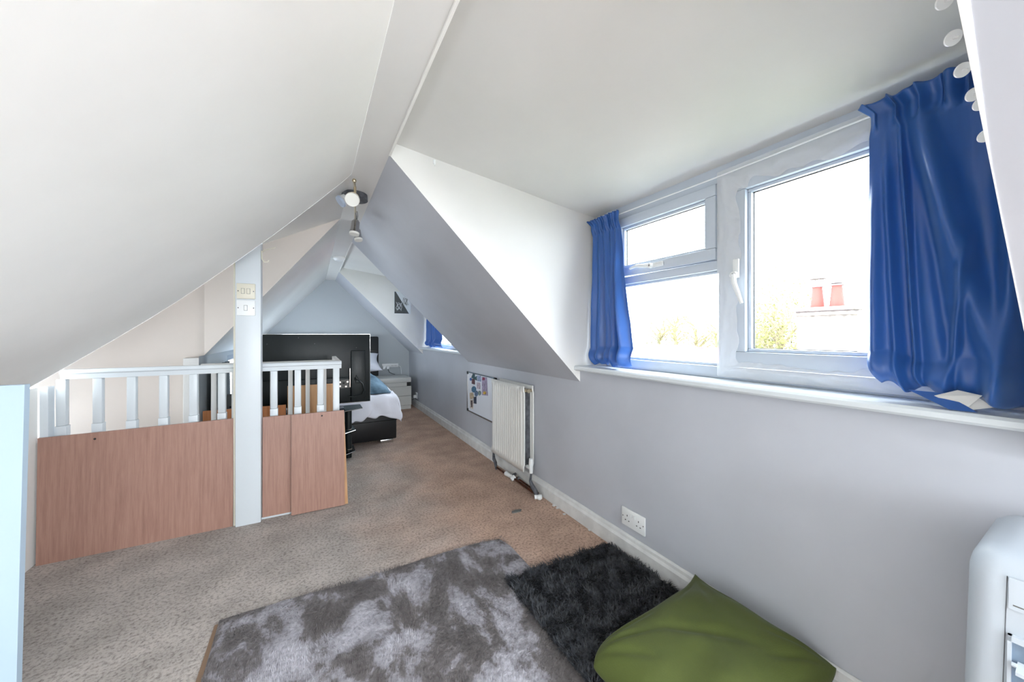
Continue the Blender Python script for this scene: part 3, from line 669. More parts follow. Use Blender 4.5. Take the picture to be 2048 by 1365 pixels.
# ---------------------------------------------------------------- sockets
t = thing('wall_socket', (1.385, 1.285, .18), 'white double wall socket on the grey wall above the skirting', 'socket')
pl = MB().box(1.380, 1.389, 1.212, 1.360, .139, .228, .004).build('plate', 'plastic', t, smooth=True)
for yc in (1.322, 1.250):
    for dy, dz, sy, sz in ((0, .016, .004, .008), (.011, -.008, .007, .004), (-.011, -.008, .007, .004)):
        MB().box(1.3792, 1.3805, yc+dy-sy/2, yc+dy+sy/2, .178+dz-sz/2, .178+dz+sz/2).build('pin_hole', 'dark', pl)
for yc in (1.296, 1.276): MB().box(1.3765, 1.381, yc-.006, yc+.006, .196, .213, .0015).build('rocker', 'plastic', t)
for yc in (1.350, 1.222): MB().cone((1.3795, yc, .185), (1.3803, yc, .185), .003).build('screw', 'oldmetal', t)
t = thing('wall_socket', (1.385, 5.55, .16), 'small white socket with a plug at the far end of the grey wall', 'socket')
MB().box(1.378, 1.389, 5.49, 5.58, .13, .22, .003).build('plate', 'plastic', t)
MB().box(1.335, 1.378, 5.51, 5.56, .14, .185, .006).build('plug', 'plastic', t)
mb = MB(); mb.tube([(1.345, 5.53, .14), (1.335, 5.55, .11), (1.32, 5.62, .10), (1.31, 5.75, .12)], .004); mb.build('cable', 'black', t, smooth=True)

# ---------------------------------------------------------------- spotlight
t = thing('ceiling_spotlight', (.205, 2.245, 1.905), 'curved ceiling spotlight bar with a round dark base and metal heads at the ridge', 'ceiling light')
MB().cone((.215, 2.27, 1.904), (.215, 2.27, 1.872), .068, .070, 32).build('base', 'oldmetal', t, smooth=True)
bar = [(.185, 1.98, 1.868), (.20, 2.10, 1.868), (.215, 2.27, 1.866), (.235, 2.45, 1.858), (.25, 2.62, 1.850)]
mb = MB(); mb.tube(bar, .006); mb.ball(bar[0], .011); mb.ball(bar[-1], .009); mb.build('bar', 'nickel', t, smooth=True)
def head(p, d, m, lensm, L=.06, r=.024):
    p = Vector(p); d = Vector(d).normalized(); mb = MB(); mb.cone(p, p+d*L*.15, r*.5, r*.78, 20); mb.cone(p+d*L*.15, p+d*L*.7, r*.78, r*.82, 20); mb.cone(p+d*L*.7, p+d*L, r*.82, r, 20)
    h = mb.build('lamp_head', m, t, smooth=True); mb = MB(); mb.cone(p+d*(L*.98), p+d*(L+.012), r*.99, r*.93, 24); mb.build('lens', lensm, h, smooth=True)
def stem(p, q, m='chrome', r=.0035): MB().tube([p, ((p[0]+q[0])/2+.004, (p[1]+q[1])/2, (p[2]+q[2])/2), q], r).build('arm', m, t, smooth=True)
head((.192, 2.085, 1.822), (-.22, -1, -.62), 'nickel', 'lens', .055, .036); stem((.195, 2.05, 1.868), (.192, 2.085, 1.822), 'nickel', .007)
head((.170, 2.235, 1.862), (-.6, -.1, -.5), 'plastic', 'bluelens', .035, .034); stem((.21, 2.25, 1.866), (.172, 2.235, 1.862), 'chrome')
head((.238, 2.44, 1.806), (-.12, -.15, -1), 'chrome', 'lens', .085, .030); stem((.235, 2.45, 1.858), (.238, 2.44, 1.806)); stem((.243, 2.43, 1.858), (.244, 2.44, 1.806))
head((.262, 2.62, 1.800), (.10, -.2, -1), 'chrome', 'lens', .070, .027); stem((.25, 2.62, 1.850), (.262, 2.62, 1.800))
# smoke alarm
t = thing('smoke_alarm', (.25, 4.25, 1.905), 'round white smoke alarm on the ridge ceiling beyond the spotlight', 'smoke alarm')
MB().cone((.245, 4.2, 1.904), (.245, 4.2, 1.885), .06, .062, 28).build('base', 'plastic', t, smooth=True)
MB().cone((.245, 4.2, 1.885), (.245, 4.2, 1.865), .058, .035, 28).build('cover', 'plastic', t, smooth=True)
# small plug of filler/hook on the near dormer cheek
mb = MB(); p = at(869, 325, (0, 1, 0), 1.696); mb.box(p.x-.006, p.x+.006, 1.692, 1.7, p.z-.008, p.z+.012, .002); mb.cone((p.x, 1.694, p.z-.008), (p.x, 1.692, p.z-.018), .003)
tag(mb.build('wall_hook', 'plastic', smooth=True), 'tiny white hook on the cream dormer side wall under the ceiling', 'hook')
# white discs on the near slope edge
for k_, (px, py) in enumerate(((1889, 2), (1906, 76), (1925, 140), (1947, 189), (1961, 208), (1970, 272))):
    p = at(px, py, (0, 1, 0), D1[0]+.035)
    o = thing('white_disc', tuple(p), ['topmost of the white discs on the slope edge above the right curtain', 'second white disc from the top on the slope edge', 'third white disc from the top, just above the right curtain heading', 'white disc over the right curtain heading, upper of the close pair', 'white disc over the right curtain, lower of the close pair', 'lowest of the white discs on the slope edge'][k_], 'disc')
    o.rotation_euler = (math.radians(-58), math.radians(18), math.radians(-28))
    mb = MB(); mb.cone((0, 0, -.0015), (0, 0, .0015), .0105, .0105, 24); mb.cone((0, 0, .0015), (0, 0, .003), .0105, .007, 24); ob = mb.build('face', 'plastic', None, smooth=True); ob.parent = o
    mb = MB(); mb.cone((0, 0, -.0015), (0.0, 0, -.012), .002, .002, 8); ob = mb.build('pin', 'plastic', None); ob.parent = o

# ---------------------------------------------------------------- far end: TV, stand, bed, drawers
t = thing('tv_stand', (-.05, 3.66, 0), 'black glass TV stand with chrome-edged shelves behind the banister', 'TV stand')
def shelf(z, x1, d=.29):
    P = [(-.44, 3.50, z), (-.34, 3.44, z), (.235, 3.44, z), (x1, 3.54, z), (x1, 3.44+d, z), (-.44, 3.44+d, z)]
    return P
for z, m, x1 in ((.43, 'tvglass', .40), (.238, 'tvglass', .342), (.052, 'blackgloss', .342)):
    MB().poly(shelf(z, x1), .006, (0, 0, 1)).build('glass_shelf', m, t)
    P = shelf(z+.003, x1); MB().tube(P[1:4], .0022, 6).build('edge', 'chrome', t)
for cx in (.285, -.35):
    for y in (3.56,):
        MB().cone((cx, y, 0), (cx, y, .43), .028, .028, 20).build('column', 'black', t, smooth=True)
        for zz in (.25, .075): MB().cone((cx, y, zz), (cx, y, zz+.006), .031, .031, 20).build('collar', 'chrome', t, smooth=True)
MB().box(-.30, .22, 3.70, 3.72, .06, .425).build('back_panel', 'black', t)
t = thing('television', (-.08, 3.56, .436), 'large black flat television seen from behind on the glass stand', 'television')
MB().box(-.485, .466, 3.552, 3.585, .490, 1.098, .004).build('casing', 'black', t, smooth=True)
MB().box(-.488, .469, 3.560, 3.592, .486, 1.102, .002).build('bezel', 'chrome', t)
MB().box(-.42, .30, 3.535, 3.556, .50, .72, .008).build('electronics_box', 'black', t, smooth=True)
MB().box(.305, .425, 3.525, 3.556, .50, .955, .006).build('side_module', 'black', t, smooth=True)
MB().box(.155, .29, 3.531, 3.537, .625, .70, .001).build('connector_plate', 'greybox', t)
for i, (x, z, c) in enumerate(((.17, .68, 'chrome'), (.19, .645, 'dark'), (.215, .68, 'chrome'), (.215, .645, 'chrome'), (.245, .67, 'dark'), (.262, .64, 'chrome'), (.275, .68, 'chrome'))):
    MB().box(x-.008, x+.008, 3.520, 3.532, z-.008, z+.008, .001).build('connector', c, t)
MB().box(.292, .299, 3.522, 3.532, .63, .80, .001).build('metal_strip', 'chrome', t)
for x, z in ((-.32, 1.02), (.02, 1.02), (-.10, 1.07), (.35, .98)): MB().cone((x, 3.5525, z), (x, 3.550, z), .0035).build('screw', 'oldmetal', t)
mb = MB(); mb.tube([(.33, 3.52, .71), (.36, 3.505, .69), (.395, 3.5, .66), (.41, 3.5, .60), (.39, 3.51, .56), (.33, 3.515, .545), (.28, 3.52, .55)], .005)
mb.tube([(.33, 3.52, .69), (.345, 3.505, .735), (.365, 3.505, .70)], .004); mb.box(.34, .385, 3.507, 3.525, .665, .69, .002)
mb.build('cable', 'black', t, smooth=True)
mb = MB(); mb.box(-.10, .02, 3.55, 3.60, .436, .49, .003); mb.poly([(-.35, 3.48, .436), (.25, 3.48, .436), (.25, 3.70, .436), (-.35, 3.70, .436)], .008, (0, 0, 1)); mb.build('foot', 'blackgloss', t)

t = thing('bed', (.07, 4.9, 0), 'black leather divan bed with a tall headboard at the gable wall', 'bed')
MB().box(-.60, .76, 3.845, 5.94, .035, .30, .012).build('divan_base', 'leather', t, smooth=True)
MB().box(-.605, .765, 3.84, 5.94, .225, .232, .003).build('seam', 'blackgloss', t)
MB().box(-.60, .905, 5.945, 6.012, .035, 1.065, .02).build('headboard', 'leather', t, smooth=True)
mb = MB()
for zz in (.4, .62, .84): mb.box(-.58, .885, 5.940, 5.947, zz, zz+.006)
mb.build('headboard_seam', 'blackgloss', t)
MB().box(-.585, .735, 3.86, 5.93, .30, .45, .05).build('mattress', 'sheet', t, smooth=True)
for fx in (.60, -.52): MB().box(fx, fx+.13, 3.85, 3.90, 0, .036, .006).build('foot', 'chrome', t, smooth=True)
for fx in (.56, -.52): MB().box(fx, fx+.17, 5.80, 5.85, 0, .036, .006).build('foot', 'chrome', t, smooth=True)
def cloth(name, fn, NU, NV, m, label, cat, th=.01):
    vs = [fn(i/NU, j/NV) for j in range(NV+1) for i in range(NU+1)]
    fs = [(j*(NU+1)+i, j*(NU+1)+i+1, (j+1)*(NU+1)+i+1, (j+1)*(NU+1)+i) for j in range(NV) for i in range(NU)]
    o = mesh_obj(name, vs, fs, m, smooth=True); md = o.modifiers.new('s', 'SOLIDIFY'); md.thickness = th; md.offset = 1
    return tag(o, label, cat)
def drape(u, v_, x0, x1, y0, y1, top, drop_f, drop_r, hump, seed, zf=.0):
    """sheet lying on the mattress, hanging over the foot (y0) and right edge (x1)"""
    Lx = (x1-x0)+drop_r; Ly = (y1-y0)+drop_f
    sx = u*Lx; sy = Ly-v_*Ly
    x = x0+min(sx, x1-x0); dz = 0
    if sx > x1-x0: dz += sx-(x1-x0); x = x1+.02*math.sin(min(1, (sx-(x1-x0))/.05)*PI/2)
    y = y1-min(sy, y1-y0)
    if sy > y1-y0: d = sy-(y1-y0); dz = max(dz, d) if dz else d; y = y0-.02*math.sin(min(1, d/.05)*PI/2)
    n = noise.noise(Vector((u*6, v_*6, seed)))*.6+noise.noise(Vector((u*17, v_*17, seed)))*.5
    k = max(0, 1-dz*8)
    return (x+.05*(1-k)*n+.02*n, y-.045*(1-k)*(n+.2), top-dz*(1+.5*n)+k*(hump*(.6+n)))
cloth('bed_sheet', lambda u, v_: drape(u, v_, -.55, .745, 3.80, 5.38, .465, .15+.06*u, .20, .03, 3), 110, 110, 'sheet', 'crumpled white sheet hanging over the foot corner of the bed', 'sheet', .008)
def duvet(u, v_):
    x = -.5+1.20*u; y = 3.84+1.5*v_
    e = min(1, min(u, 1-u)*7)*min(1, min(v_, 1-v_)*7); e = e**.5
    n = noise.noise(Vector((u*4, v_*4, 9)))*.06+noise.noise(Vector((u*11, v_*11, 9)))*.035
    return (x+n*.3, y+n*.5, .505+e*(.125+n))
cloth('duvet', duvet, 60, 60, 'duvetblue', 'rumpled blue-grey patterned duvet heaped on the bed behind the television', 'duvet', .012)
def pillow(u, v_, c, sx, sy, h):
    a = (2*u-1); b_ = (2*v_-1)
    k = max(0, (1-a**4)*(1-b_**4))**.5
    return (c[0]+a*sx, c[1]+b_*sy, c[2]+h*k)
def solid_pillow(name, c, sx, sy, h, m, label, rot=(0, 0, 0), cat='pillow', pinch=.14, N=36, extra=None):
    vs = []; n = N+1
    for side in (1, -1):
        for j in range(n):
            for i in range(n):
                a, b_ = 2*i/N-1, 2*j/N-1
                k = max(0, (1-abs(a)**2.6)*(1-abs(b_)**2.6))**.55
                px_ = a*sx*(1-pinch*(1-b_*b_)*abs(a)**3*.0-pinch*(1-abs(b_)**2)*abs(a)**4); py_ = b_*sy*(1-pinch*(1-abs(a)**2)*abs(b_)**4)
                z = side*h*k
                if side == 1: z += .0*k
                z += .012*k*noise.noise(Vector((a*2.4, b_*2.4, c[0]*9)))
                if extra: px_, py_, z = extra(a, b_, px_, py_, z, side)
                vs.append((px_, py_, z))
    fs = []
    for s in (0, 1):
        o_ = s*n*n
        for j in range(N):
            for i in range(N):
                q = (o_+j*n+i, o_+j*n+i+1, o_+(j+1)*n+i+1, o_+(j+1)*n+i); fs.append(q if s == 0 else q[::-1])
    me = bpy.data.meshes.new(name); me.from_pydata(vs, [], fs); bm = bmesh.new(); bm.from_mesh(me); bmesh.ops.remove_doubles(bm, verts=bm.verts, dist=.0006); bm.to_mesh(me); bm.free()
    me.materials.append(M[m]); me.polygons.foreach_set('use_smooth', [True]*len(me.polygons)); me.update()
    o = bpy.data.objects.new(name, me); C.objects.link(o); o.location = c; o.rotation_euler = rot
    return tag(o, label, cat)
solid_pillow('pillow', (.55, 5.62, .70), .33, .23, .09, 'sheet', 'white pillow against the black headboard', rot=(.5, 0, 0))
# chest of drawers
t = thing('bedside_drawers', (1.07, 5.70, 0), 'small white bedside chest of drawers beside the bed', 'drawers')
x0, x1, y0, y1 = .845, 1.285, 5.45, 5.90
MB().box(x0, x1, y0, y1, .395, .462, .003).build('top_slab', 'drawer', t, smooth=True)
MB().box(x0+.0, x1, y0+.018, y1, .045, .395).build('carcass', 'dark', t)
MB().box(x0+.05, x1-.06, y0+.01, y0+.03, .338, .392).build('recess_panel', 'drawer', t)
MB().box(x0, x1, y0, y0+.018, .197, .335, .002).build('drawer', 'drawer', t)
MB().box(x0, x1, y0, y0+.018, .058, .192, .002).build('drawer', 'drawer', t)
MB().box(x0, x1, y0+.004, y1, 0, .054, .002).build('plinth', 'drawer', t)
MB().box(x1-.002, x1+.004, y0+.004, y1, .054, .335).build('side_panel', 'drawer', t)
t = thing('power_strip', (1.08, 6.01, .60), 'white extension socket strip with plugs on the gable wall above the drawers', 'power strip')
MB().box(.965, 1.215, 6.005, 6.038, .575, .635, .004).build('strip_body', 'plastic', t, smooth=True)
for x in (.992, 1.05): MB().box(x-.022, x+.022, 5.972, 6.006, .55, .60, .006).build('plug', 'plastic', t, smooth=True)
for x in (1.12, 1.17):
    for dx in (-.01, .01): MB().box(x+dx-.003, x+dx+.003, 6.003, 6.006, .595, .605).build('pin_hole', 'dark', t)
mb = MB(); mb.tube([(1.05, 5.98, .55), (1.07, 5.98, .50), (1.13, 5.97, .47), (1.15, 5.95, .465)], .004); mb.build('cable', 'black', t, smooth=True)
mb = MB(); mb.tube([(1.20, 5.995, .60), (1.245, 5.99, .58), (1.25, 5.98, .53), (1.25, 5.95, .466)], .004); mb.build('cable', 'plastic', t, smooth=True)
# picture on the far cheek
t = thing('canvas_picture', (1.1, 5.18, 1.53), 'square half-black half-white canvas with line drawing beside the far window', 'picture')
PX0, PX1, PZ0, PZ1, PY = .99, 1.215, 1.385, 1.69, 5.172
MB().box(PX0, PX1, PY, 5.189, PZ0, PZ1, .001).build('canvas', 'gloss', t)
MB().poly([(PX0+.004, PY-.0008, PZ0+.003), (PX0+.20, PY-.0008, PZ0+.003), (PX0+.02, PY-.0008, PZ1-.003), (PX0+.004, PY-.0008, PZ1-.003)], .0008, (0, 1, 0)).build('black_half', mat('print_black', (70, 74, 74), .6), t)
def squig(seed, m, cx, cz, sx, sz, nm):
    rs = random.Random(seed); mb = MB(); pts = []
    for i in range(46):
        a = i*.55; r = .35+.65*rs.random()
        pts.append((cx+sx*math.cos(a)*r, PY-.002, cz+sz*math.sin(a*1.3)*r))
    sm = []
    for i in range(len(pts)-1):
        for k in range(3): sm.append(tuple(pts[i][q]+(pts[i+1][q]-pts[i][q])*k/3 for q in range(3)))
    mb.tube(sm, .0014, 4); mb.build(nm, m, t)
squig(3, 'gloss', PX0+.065, PZ0+.10, .045, .07, 'white_lines'); squig(8, 'greybox', PX0+.15, PZ0+.17, .045, .07, 'dark_lines')
# grey curtain and grey heater at the far left
def gcurt(u, v_):
    y = 3.52+.62*u; return (xs+.045-.02*math.cos(u*2*PI*5)*(.5+.5*v_), y, .86-.80*v_)
cloth('grey_drape', gcurt, 90, 8, 'greycloth', 'grey fabric hanging in folds at the low wall beyond the stairwell', 'drape', .004)
t = thing('fan_heater', (-.58, 3.82, .0), 'grey slatted electric heater partly hidden behind the white post', 'heater')
p0 = at(452, 790, (0, 1, 0), 3.84); p0.x += .01; 
MB().box(p0.x, p0.x+.10, 3.80, 3.835, 0, .60, .01).build('body', 'greybox', t, smooth=True)
for i in range(5): MB().box(p0.x+.02, p0.x+.09, 3.795, 3.801, .40+i*.022, .41+i*.022).build('slat', 'black', t)
for zz in (.55, .48): MB().cone((p0.x+.002, 3.818, zz), (p0.x-.012, 3.818, zz), .02).build('knob', 'greybox', t)

# ---------------------------------------------------------------- air cooler, near right
t = thing('air_cooler', (1.25, .0, 0), 'white portable air cooler with louvres at the right edge of the picture', 'air cooler')
def loft(sections, m, name, par, capb=True):
    vs = []; n = len(sections[0])
    for s in sections: vs += s
    fs = [(j*n+i, j*n+(i+1) % n, (j+1)*n+(i+1) % n, (j+1)*n+i) for j in range(len(sections)-1) for i in range(n)]
    fs.append(tuple(range(n))[::-1]); fs.append(tuple(range((len(sections)-1)*n, len(sections)*n)))
    o = mesh_obj(name, vs, fs, m, smooth=True); o.data.set_sharp_from_angle(angle=.9)
    o.parent = par; o.matrix_parent_inverse = Matrix.Translation(-par.location); return o
def rrect(x0, x1, y0, y1, r, z, zb=None, n=7):
    P = []
    for cx, cy, a0 in ((x1-r, y1-r, 0), (x0+r, y1-r, 90), (x0+r, y0+r, 180), (x1-r, y0+r, 270)):
        for k in range(n):
            a = math.radians(a0+90*k/(n-1)); x = cx+r*math.cos(a); y = cy+r*math.sin(a)
            P.append((x, y, z if zb is None else z+zb*(x-x0)/(x1-x0)))
    return P
def fx(z): return 1.075+.05*(z/.7)      # front leans back slightly with height
def fy(z): return .210-.010*(z/.7)
secs = [rrect(fx(z), 1.345, -.22, fy(z), .036, z) for z in (.03, .15, .3, .45, .6, .647)]
secs += [rrect(fx(.66)+.004, 1.345, -.217, fy(.66)-.003, .035, .663, .018), rrect(fx(.66)+.014, 1.342, -.21, fy(.66)-.010, .032, .678, .022), rrect(fx(.66)+.030, 1.335, -.20, fy(.66)-.022, .03, .687, .024), rrect(fx(.66)+.06, 1.32, -.18, fy(.66)-.05, .02, .691, .024)]
loft(secs, 'cooler', 'body', t)
for cx, cy in ((1.12, .16), (1.12, -.17), (1.30, .16), (1.30, -.17)): MB().cone((cx, cy, 0), (cx, cy, .035), .018, .018, 12).build('castor', 'black', t)
# seam and front frame
def fp(y, z, off=0): return (fx(z)-off, y, z)
mb = MB(); mb.tube([fp(.151, .655, .0003), fp(.154, .45, .0003), fp(.159, .2, .0003), fp(.161, .05, .0003)], .0006, 6); mb.build('seam', 'oldmetal', t)
def slab(y0, y1, z0, z1, th, m, name, off=0):
    mb = MB(); mb.poly([fp(y0, z0, off), fp(y1, z0, off), fp(y1, z1, off), fp(y0, z1, off)], th, (-1, 0, 0)); return mb.build(name, m, t)
slab(-.16, .149, .600, .655, .003, 'cooler', 'display_panel')
slab(-.16, .144, .607, .609, .0036, 'greybox', 'display_line')
slab(-.16, .1445, .10, .545, .002, 'recess', 'grille_recess')
mbf = MB()
for a in ((.1445, .149, .09, .555), (-.17, -.16, .09, .555)): mbf.poly([fp(a[0], a[2]), fp(a[1], a[2]), fp(a[1], a[3]), fp(a[0], a[3])], .008, (-1, 0, 0))
for a in ((-.17, .149, .545, .555), (-.17, .149, .09, .10)): mbf.poly([fp(a[0], a[2]), fp(a[1], a[2]), fp(a[1], a[3]), fp(a[0], a[3])], .008, (-1, 0, 0))
mbf.build('grille_frame', 'cooler', t)
for i in range(10):
    z = .50-i*.043
    mb = MB(); x = fx(z)-.003
    mb.poly([(x, -.155, z+.014), (x-.020, -.155, z+.004), (x-.020, -.155, z-.002), (x, -.155, z+.006)], .293, (0, 1, 0)); mb.tube([(x-.008, .1375, z+.009), (x-.008, .1435, z+.009)], .004, 8)
    mb.build('louvre', 'cooler', t)
for i in range(5):
    y = .115-i*.05; mb = MB(); mb.poly([fp(y, .11, .0022), fp(y+.006, .11, .0022), fp(y+.006, .54, .0022), fp(y, .54, .0022)], .004, (-1, 0, 0)); mb.build('vertical_vane', 'oldmetal', t)

# ---------------------------------------------------------------- rugs and cushion
# plush grey rug
t = thing('plush_rug', (.30, 1.25, 0), 'large crushed silver-grey plush rug on the carpet', 'rug')
X0, X1, Y0, Y1 = -.31, .90, .30, 1.765
NX, NY = 120, 150; vs = []
def rz_(x, y):
    e = min(1, min(x-X0, X1-x, y-Y0, Y1-y)/.02); e = max(0, e)**.5
    return .003+e*(.010+.004*noise.noise(Vector((x*9, y*9, 0)))+.002*noise.noise(Vector((x*30, y*30, 0))))
for j in range(NY+1):
    for i in range(NX+1):
        x = X0+(X1-X0)*i/NX; y = Y0+(Y1-Y0)*j/NY
        wv = .006*noise.noise(Vector((x*3, y*3, 8)))
        cr = .02*max(0, (i/NX-.9)/.1)*max(0, (j/NY-.93)/.07)
        vs.append((x+wv-cr, y+wv-cr-.004*math.sin(x*8), rz_(x, y)))
fs = [(j*(NX+1)+i, j*(NX+1)+i+1, (j+1)*(NX+1)+i+1, (j+1)*(NX+1)+i) for j in range(NY) for i in range(NX)]
o = mesh_obj('rug_cloth', vs, fs, 'plush', smooth=True); o.parent = t; o.matrix_parent_inverse = Matrix.Translation(-t.location)
mb = MB(); mb.box(X0-.012, X1-.02, Y0, Y1-.02, .0005, .003); mb.build('backing', 'brownback', t)
def fibres(name, n, x0, x1, y0, y1, zf, L, wd, segs, lean, m, par, curl=0, seed=1, inside=None):
    r = np.random.default_rng(seed); V = []; Fc = []
    for k in range(n):
        x = x0+(x1-x0)*r.random(); y = y0+(y1-y0)*r.random()
        if inside and not inside(x, y): continue
        a = lean[0](x, y)+r.normal()*lean[1]; tl = lean[2]*(.6+.8*r.random()); l = L*(.6+.8*r.random())
        dx, dy = math.cos(a), math.sin(a); wx, wy = -dy*wd/2, dx*wd/2
        px_, py_, pz = x, y, zf(x, y)-.002; base = len(V); el = tl*.5
        for s in range(segs+1):
            ww = 1-(s/segs)*.75
            V.append((px_-wx*ww, py_-wy*ww, pz)); V.append((px_+wx*ww, py_+wy*ww, pz))
            st = l/segs; px_ += dx*math.sin(el)*st; py_ += dy*math.sin(el)*st; pz += math.cos(el)*st
            el += tl*.9/segs; a += curl*r.normal(); dx, dy = math.cos(a), math.sin(a)
            pz = max(pz, zf(x, y)*.4)
        for s in range(segs): b_ = base+2*s; Fc.append((b_, b_+1, b_+3, b_+2))
    o = mesh_obj(name, V, Fc, m, smooth=True); o.parent = par; o.matrix_parent_inverse = Matrix.Translation(-par.location); o['kind'] = 'stuff'; return o
fibres('pile', 46000, X0+.004, X1-.004, Y0+.2, Y1-.004, rz_, .013, .0018, 2, (lambda x, y: 6*noise.noise(Vector((x*2.5, y*2.5, 4))), .5, 1.25), 'plush', t, seed=3)
# shaggy dark rug
t = thing('shaggy_rug', (1.06, 1.0, 0), 'black shaggy long-pile rug beside the skirting board', 'rug')
def dins(x, y):
    # rounded corner at the wall end
    dx = max(0, x-1.27); dy = max(0, y-1.34); 
    return dx*dx+dy*dy < .0085
vsb = []
MB().box(.762, 1.345, .52, 1.415, .0165, .020, .001).build('backing', 'shagback', t)
t['label'] = 'black shaggy long-pile rug beside the skirting board'
def dz(x, y): return .020+.006*max(-1, noise.noise(Vector((x*14, y*14, 2))))
fibres('pile', 38000, .745, 1.352, .50, 1.425, dz,   .024, .0034, 4, (lambda x, y: 2.6+3*noise.noise(Vector((x*16, y*16, 7)))*1.6, .7, 1.3), 'shag', t, curl=.4, seed=5, inside=dins)
# cushion
def cush(a, b_, x, y, z, side):
    # pointed corners that lift against the skirting, soft dents
    ca = max(0, a)*max(0, b_); x += .012*(ca**3); y += .012*ca**4; z += .022*max(0, a)**2
    rr = max(0, -a)*max(0, b_); x += .035*rr**4; y -= .07*rr**4        # rounded soft left corner
    r2 = max(0, a)*max(0, -b_); x -= .03*r2**4; y += .03*r2**4
    k = max(0, (1-abs(a)**3)*(1-abs(b_)**3))
    if side > 0:
        z += .020*k*math.exp(-((a+.72)**2*5+(b_-.55)**2*4))+.030*k
        z += .020*k*noise.noise(Vector((a*1.7+3, b_*1.9, 1.3)))
        for (cx, cy, ang) in ((.98, .98, -2.35), (-.95, .9, -.75), (.98, -.98, 2.4)):
            for da in (-.35, .1, .5):
                ux, uy = math.cos(ang+da), math.sin(ang+da); dx, dy = a-cx, b_-cy; al = dx*ux+dy*uy; pe = abs(-dx*uy+dy*ux)
                if 0 < al < .9: z -= .010*math.exp(-(pe/.045)**2)*math.sin(PI*al/.9)*k**.3
        z -= .014*math.exp(-((a*.8+b_*.6-.05)/.07)**2)*k*math.exp(-((a-.2)**2+(b_-.3)**2)*3)
    if side < 0: z = max(z, -.045)
    return x, y, z
solid_pillow('cushion', (1.058, .692, .085), .330, .245, .068, 'lino', 'olive green velvet cushion lying on the black rug by the wall', rot=(0, 0, math.radians(2)), cat='cushion', pinch=.12, N=90, extra=cush)
# scrap on carpet
mb = MB(); p = at(1033, 1024, (0, 0, 1), .0); mb.poly([(p.x-.035, p.y-.012, .001), (p.x+.02, p.y-.016, .001), (p.x+.038, p.y+.002, .001), (p.x+.0, p.y+.014, .001), (p.x-.03, p.y+.008, .001)], .006, (0, 0, 1))
tag(mb.build('dark_scrap', 'greybox'), 'small dark grey scrap lying on the carpet near the radiator', 'scrap')
for i, (px, py) in enumerate(((1129, 1030), (1115, 1018), (1180, 1062), (1108, 1013))):
    p = at(px, py, (0, 0, 1), 0); mb = MB(); mb.box(p.x-.008+.0, p.x+.008, p.y-.006, p.y+.01, .0005, .004+.001*i, .001, Matrix.Identity(4))
    tag(mb.build('paint_flake', 'skirt'), ['larger pale paint flake on the carpet at the skirting past the radiator', 'pale paint flake on the carpet nearer the pipes', 'pale paint flake on the carpet near the black rug', 'tiny pale paint flake on the carpet by the pipe end cap'][i], 'paint flake')

# ---------------------------------------------------------------- outside
quad('ground', [(3, -30, -6), (150, -30, -6), (150, 150, -6), (3, 150, -6)], 'ground', 'ground outside far below')
t = thing('chimney_stack', (9.7, 3.64, -.5), 'pale chimney stack with two red pots seen through the right pane', 'chimney')
MB().box(9.52, 9.86, 3.18, 4.10, -1.6, 1.50).build('stack', 'brick', t)
MB().box(9.47, 9.90, 3.13, 4.15, 1.50, 1.58, .01).build('course', 'brick', t); MB().box(9.42, 9.95, 3.08, 4.20, 1.60, 1.68, .01).build('course', 'brick', t); MB().box(9.50, 9.88, 3.16, 4.12, 1.58, 1.60).build('mortar', 'metalcowl', t)
for py, k in ((3.78, 0), (3.44, 1)):
    pt = MB().cone((9.66, py, 1.68), (9.66, py, 2.12), .125, .085, 20).build('chimney_pot', 'pot', t, smooth=True)
    if k == 0:
        mb = MB(); mb.cone((9.66, py, 2.12), (9.66, py, 2.16), .12, .12, 16); mb.cone((9.66, py, 2.30), (9.66, py, 2.33), .16, .12, 16)
        for a in range(4): mb.tube([(9.66+.1*math.cos(a*1.57+.7), py+.1*math.sin(a*1.57+.7), 2.16), (9.66+.1*math.cos(a*1.57+.7), py+.1*math.sin(a*1.57+.7), 2.30)], .008, 6)
        mb.build('cowl', 'metalcowl', t)
    else:
        mb = MB(); mb.cone((9.66, py, 2.12), (9.66, py, 2.15), .13, .13, 16); mb.cone((9.66, py, 2.17), (9.66, py, 2.28), .11, .08, 16); mb.build('cowl', 'metalcowl', t)
def house(name, p0, p1, half, zr, ze, zg, label, hip=0):
    p0 = Vector(p0); p1 = Vector(p1); d = (p1-p0).normalized(); n = Vector((-d.y, d.x)); t = thing(name, (p0.x, p0.y, zg), label, 'house')
    a = p0-d*hip; b_ = p1+d*hip
    vs = [(p0.x, p0.y, zr), (p1.x, p1.y, zr)]+[tuple(q)+(ze,) for q in (a+n*half, b_+n*half, b_-n*half, a-n*half)]
    o = mesh_obj('roof', vs, [(0, 1, 3, 2), (1, 0, 5, 4), (0, 2, 5), (1, 4, 3)], 'redroof'); o.parent = t; o.matrix_parent_inverse = Matrix.Translation(-t.location)
    h = half-.3; a = a+d*.2; b_ = b_-d*.2; q = [a+n*h, b_+n*h, b_-n*h, a-n*h]
    vs = [tuple(k)+(zg,) for k in q]+[tuple(k)+(ze+.02,) for k in q]
    o = mesh_obj('wall', vs, [(0, 1, 5, 4), (1, 2, 6, 5), (2, 3, 7, 6), (3, 0, 4, 7)], 'render'); o.parent = t; o.matrix_parent_inverse = Matrix.Translation(-t.location)
    return t
house('house', (9.8, 3.0), (10.4, 9.0), 3.2, .72, -2.2, -6, 'near house whose pale roof ridge carries the chimney stack', 0)
hb = house('house', (24.3, 21.0), (25.4, 17.6), 4.6, .28, -2.4, -6, 'red hipped roof house beyond the left-hand pane', 3.2)
